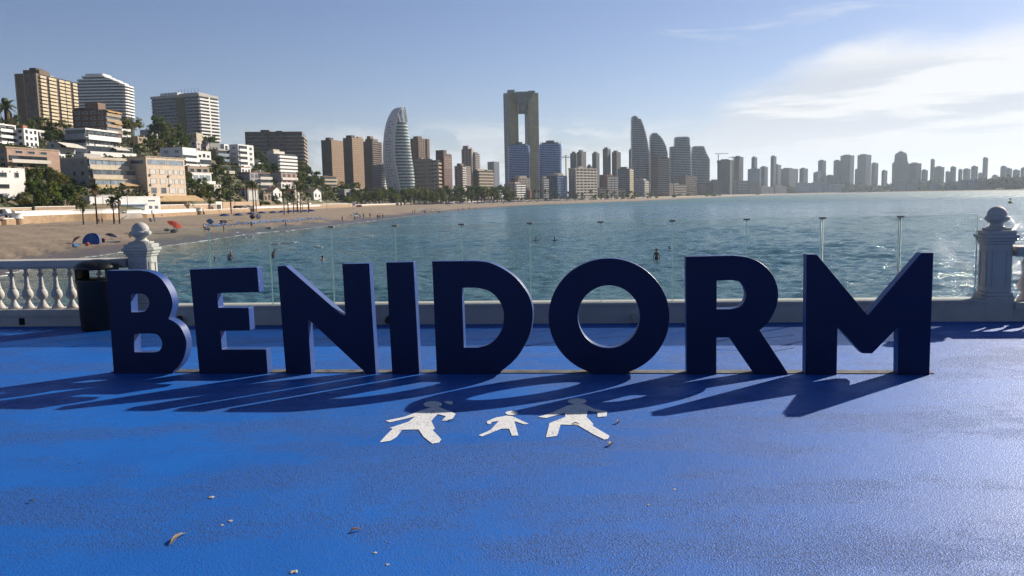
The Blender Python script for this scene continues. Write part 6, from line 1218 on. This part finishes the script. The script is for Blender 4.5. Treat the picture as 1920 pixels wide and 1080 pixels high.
for i, (px, yb, col_, d) in enumerate([(394, 420, (.10, .28, .55), (1.6, 1.2, 1.3)), (419, 419, (.08, .05, .05), (2.0, .8, .9)), (473, 411, (.03, .03, .05), (1.5, 1.4, 1.6)), (484, 411, (.55, .58, .60), (1.6, 1.4, 1.7)), (283, 416, (.6, .6, .6), (.9, .7, 1.1)), (291, 416, (.75, .75, .72), (.8, .7, 1.3)), (325, 437, (.06, .12, .16), (1.3, .7, .7)), (312, 434, (.03, .03, .05), (1.0, .7, .6))]):
    bagthing(px, yb, d, col_, ['light blue wind break bundle at the left end of the sunbed line', 'dark stack of beach gear near the left end of the sunbed line', 'dark kiosk crate behind the sunbed line', 'pale kiosk crate beside the dark one behind the sunbed line', 'pale crate at the foot of the white stairs, left of two', 'tall white crate at the foot of the white stairs, right of two', 'dark beach chair bundle under the tilted red parasol', 'black bag left of the tilted red parasol'][i], 'beach_gear', 'beach gear')
gb, gw = 'blue parasols on the far beach', 'white parasols on the far beach'
for i in range(84):
    px = 838+i*4.0+rp.uniform(-2, 2); s, wl, ry, rr = land(px); Y = s+(wl-s)*rp.uniform(.45, .9); wht = rp.random() < .3
    if px > 1080 and rp.random() < .35: continue
    parasol(px, 380, (.72, .72, .72) if wht else (.04, .11, .38), 'white parasol among the blue ones on the far beach' if wht else 'blue parasol in the dense far rows in front of the seafront blocks', gw if wht else gb, 2.0, 2.2, Y=Y)
g_ = 'white beach tents by the far promenade'
for px, yb, w_ in [(745, 388, 6), (752, 388, 5), (788, 386, 8), (800, 386, 7), (806, 386, 4), (818, 385, 4), (824, 385, 3), (836, 384, 5), (925, 381, 5), (918, 381, 3)]:
    Y = lerp_tab(LAND, px, 2)*.985; c = P(px, yb, Y); W_ = w_*Y/F; z = GZ(c.x, Y); th = thing('beach_stall', 'white flat-roofed stall # from the left by the far promenade', 'stall', Vector((c.x, Y, z)), g_)
    mb = MB(); mb.obox((c.x-W_/2, Y-1, z+2.2), (W_, 0, 0), (0, 2.5, 0), (0, 0, .4)); mb.build('roof', WHITE, th)
    mb = MB(); mb.obox((c.x-W_/2+.1, Y+1, z-.3), (W_-.2, 0, 0), (0, .3, 0), (0, 0, 2.5)); mb.build('back_wall', OFFWHITE, th)
# lifeguard tower, statue-like white post, red sail
Yl = hit(664, 393); c = P(664, 393, Yl); th = thing('lifeguard_chair', 'white lifeguard tower on the sand before the brown towers', 'lifeguard tower', Vector((c.x, Yl, GZ(c.x, Yl))))
for x in (-.9, .9):
    mb = MB(); mb.tube((x*1.2, 0, -.3), (x*.7, 0, 3.2), .12, n=6); inst('leg', mb.mesh('leg', WHITE), th)
for c_, d_, nm in (((0, 0, 2.2), (2.2, 1.8, .2), 'platform'), ((0, .8, 2.4), (2.0, .15, 2.2), 'back_panel'), ((0, 0, 4.5), (2.4, 2, .15), 'roof')): mb = MB(); mb.box(c_, d_); inst(nm, mb.mesh(nm, WHITE), th)
bagthing(673, 388, (4.5, 1.6, 1.5), (.55, .07, .06), 'red boat lying behind the white lifeguard tower', 'beach_boat', 'boat')
# buoy and sea foam
c = G(1894, 381, SEA); bu = thing('mooring_buoy', 'yellow buoy floating on the sea above the right-hand pillar', 'buoy', c); mb = MB(); mb.lathe([(.1, -.5), (.6, -.3), (.75, .1), (.6, .5), (.25, .7), (.12, .9), (.1, 1.5)], n=14); inst('float', mb.mesh('float', mat((.45, .30, .05), .6), smooth=True), bu); mb = MB(); mb.box((0, 0, 1.4), (.5, .5, .4)); inst('top_mark', mb.mesh('top_mark', mat((.3, .12, .05))), bu)
FOAM = mat((.80, .82, .82), .7, .05)
for px, yb, w_, d_, n_ in [(535, 457, 34, 1.2, 40), (466, 446, 12, .6, 14), (470, 443, 10, .6, 10), (598, 465, 8, .5, 10), (594, 463, 5, .5, 6), (692, 444, 12, .8, 12), (662, 448, 8, .7, 8), (838, 406, 14, 1.0, 12), (806, 412, 8, .8, 8), (533, 434, 12, .8, 10)]:
    c = G(px, yb, SEA); mb = MB(); rs = random.Random(int(px)); W_ = w_*c.y/F
    for i in range(n_):
        t_ = rs.uniform(-.5, .5); x = c.x+t_*W_; y = c.y+t_*W_*.55+rs.gauss(0, d_*.4); rr_ = rs.uniform(.15, .5)*(1-abs(t_))*d_; k = 7; mb.prism([(x+rr_*1.9*math.cos(6.28*j/k)*rs.uniform(.7, 1.2), y+rr_*math.sin(6.28*j/k)*rs.uniform(.7, 1.2)) for j in range(k)], SEA-.1, SEA+.16)
    o = mb.build('sea_foam', FOAM, loc=c); o['kind'] = 'stuff'

# ---------------------------------------------------------------- air
hz = MB(); hz.obox((-6200, -60, -9), (12400, 0, 0), (0, 7600, 0), (0, 0, 245)); hm = bpy.data.materials.new('haze_air'); hm.use_nodes = True; t = hm.node_tree; t.nodes.clear(); pv_ = t.nodes.new('ShaderNodeVolumePrincipled'); om = t.nodes.new('ShaderNodeOutputMaterial'); t.links.new(pv_.outputs[0], om.inputs['Volume'])
pv_.inputs['Color'].default_value = (.72, .86, 1, 1); pv_.inputs['Density'].default_value = .00006; pv_.inputs['Anisotropy'].default_value = .35
o = hz.build('haze', hm); o['kind'] = 'stuff'

# ---------------------------------------------------------------- labels counted from the left
ORD = 'first second third fourth fifth sixth seventh eighth ninth tenth eleventh twelfth thirteenth fourteenth fifteenth sixteenth seventeenth eighteenth nineteenth twentieth twenty-first twenty-second twenty-third twenty-fourth twenty-fifth'.split()
by = {}
for o in SC.objects:
    l_ = o.get('label')
    if l_ and '#' in l_: by.setdefault(l_, []).append(o)
for l_, os_ in by.items():
    os_.sort(key=lambda o: o.location.x/o.location.y)
    for i, o in enumerate(os_): o['label'] = l_.replace('#', ORD[i])
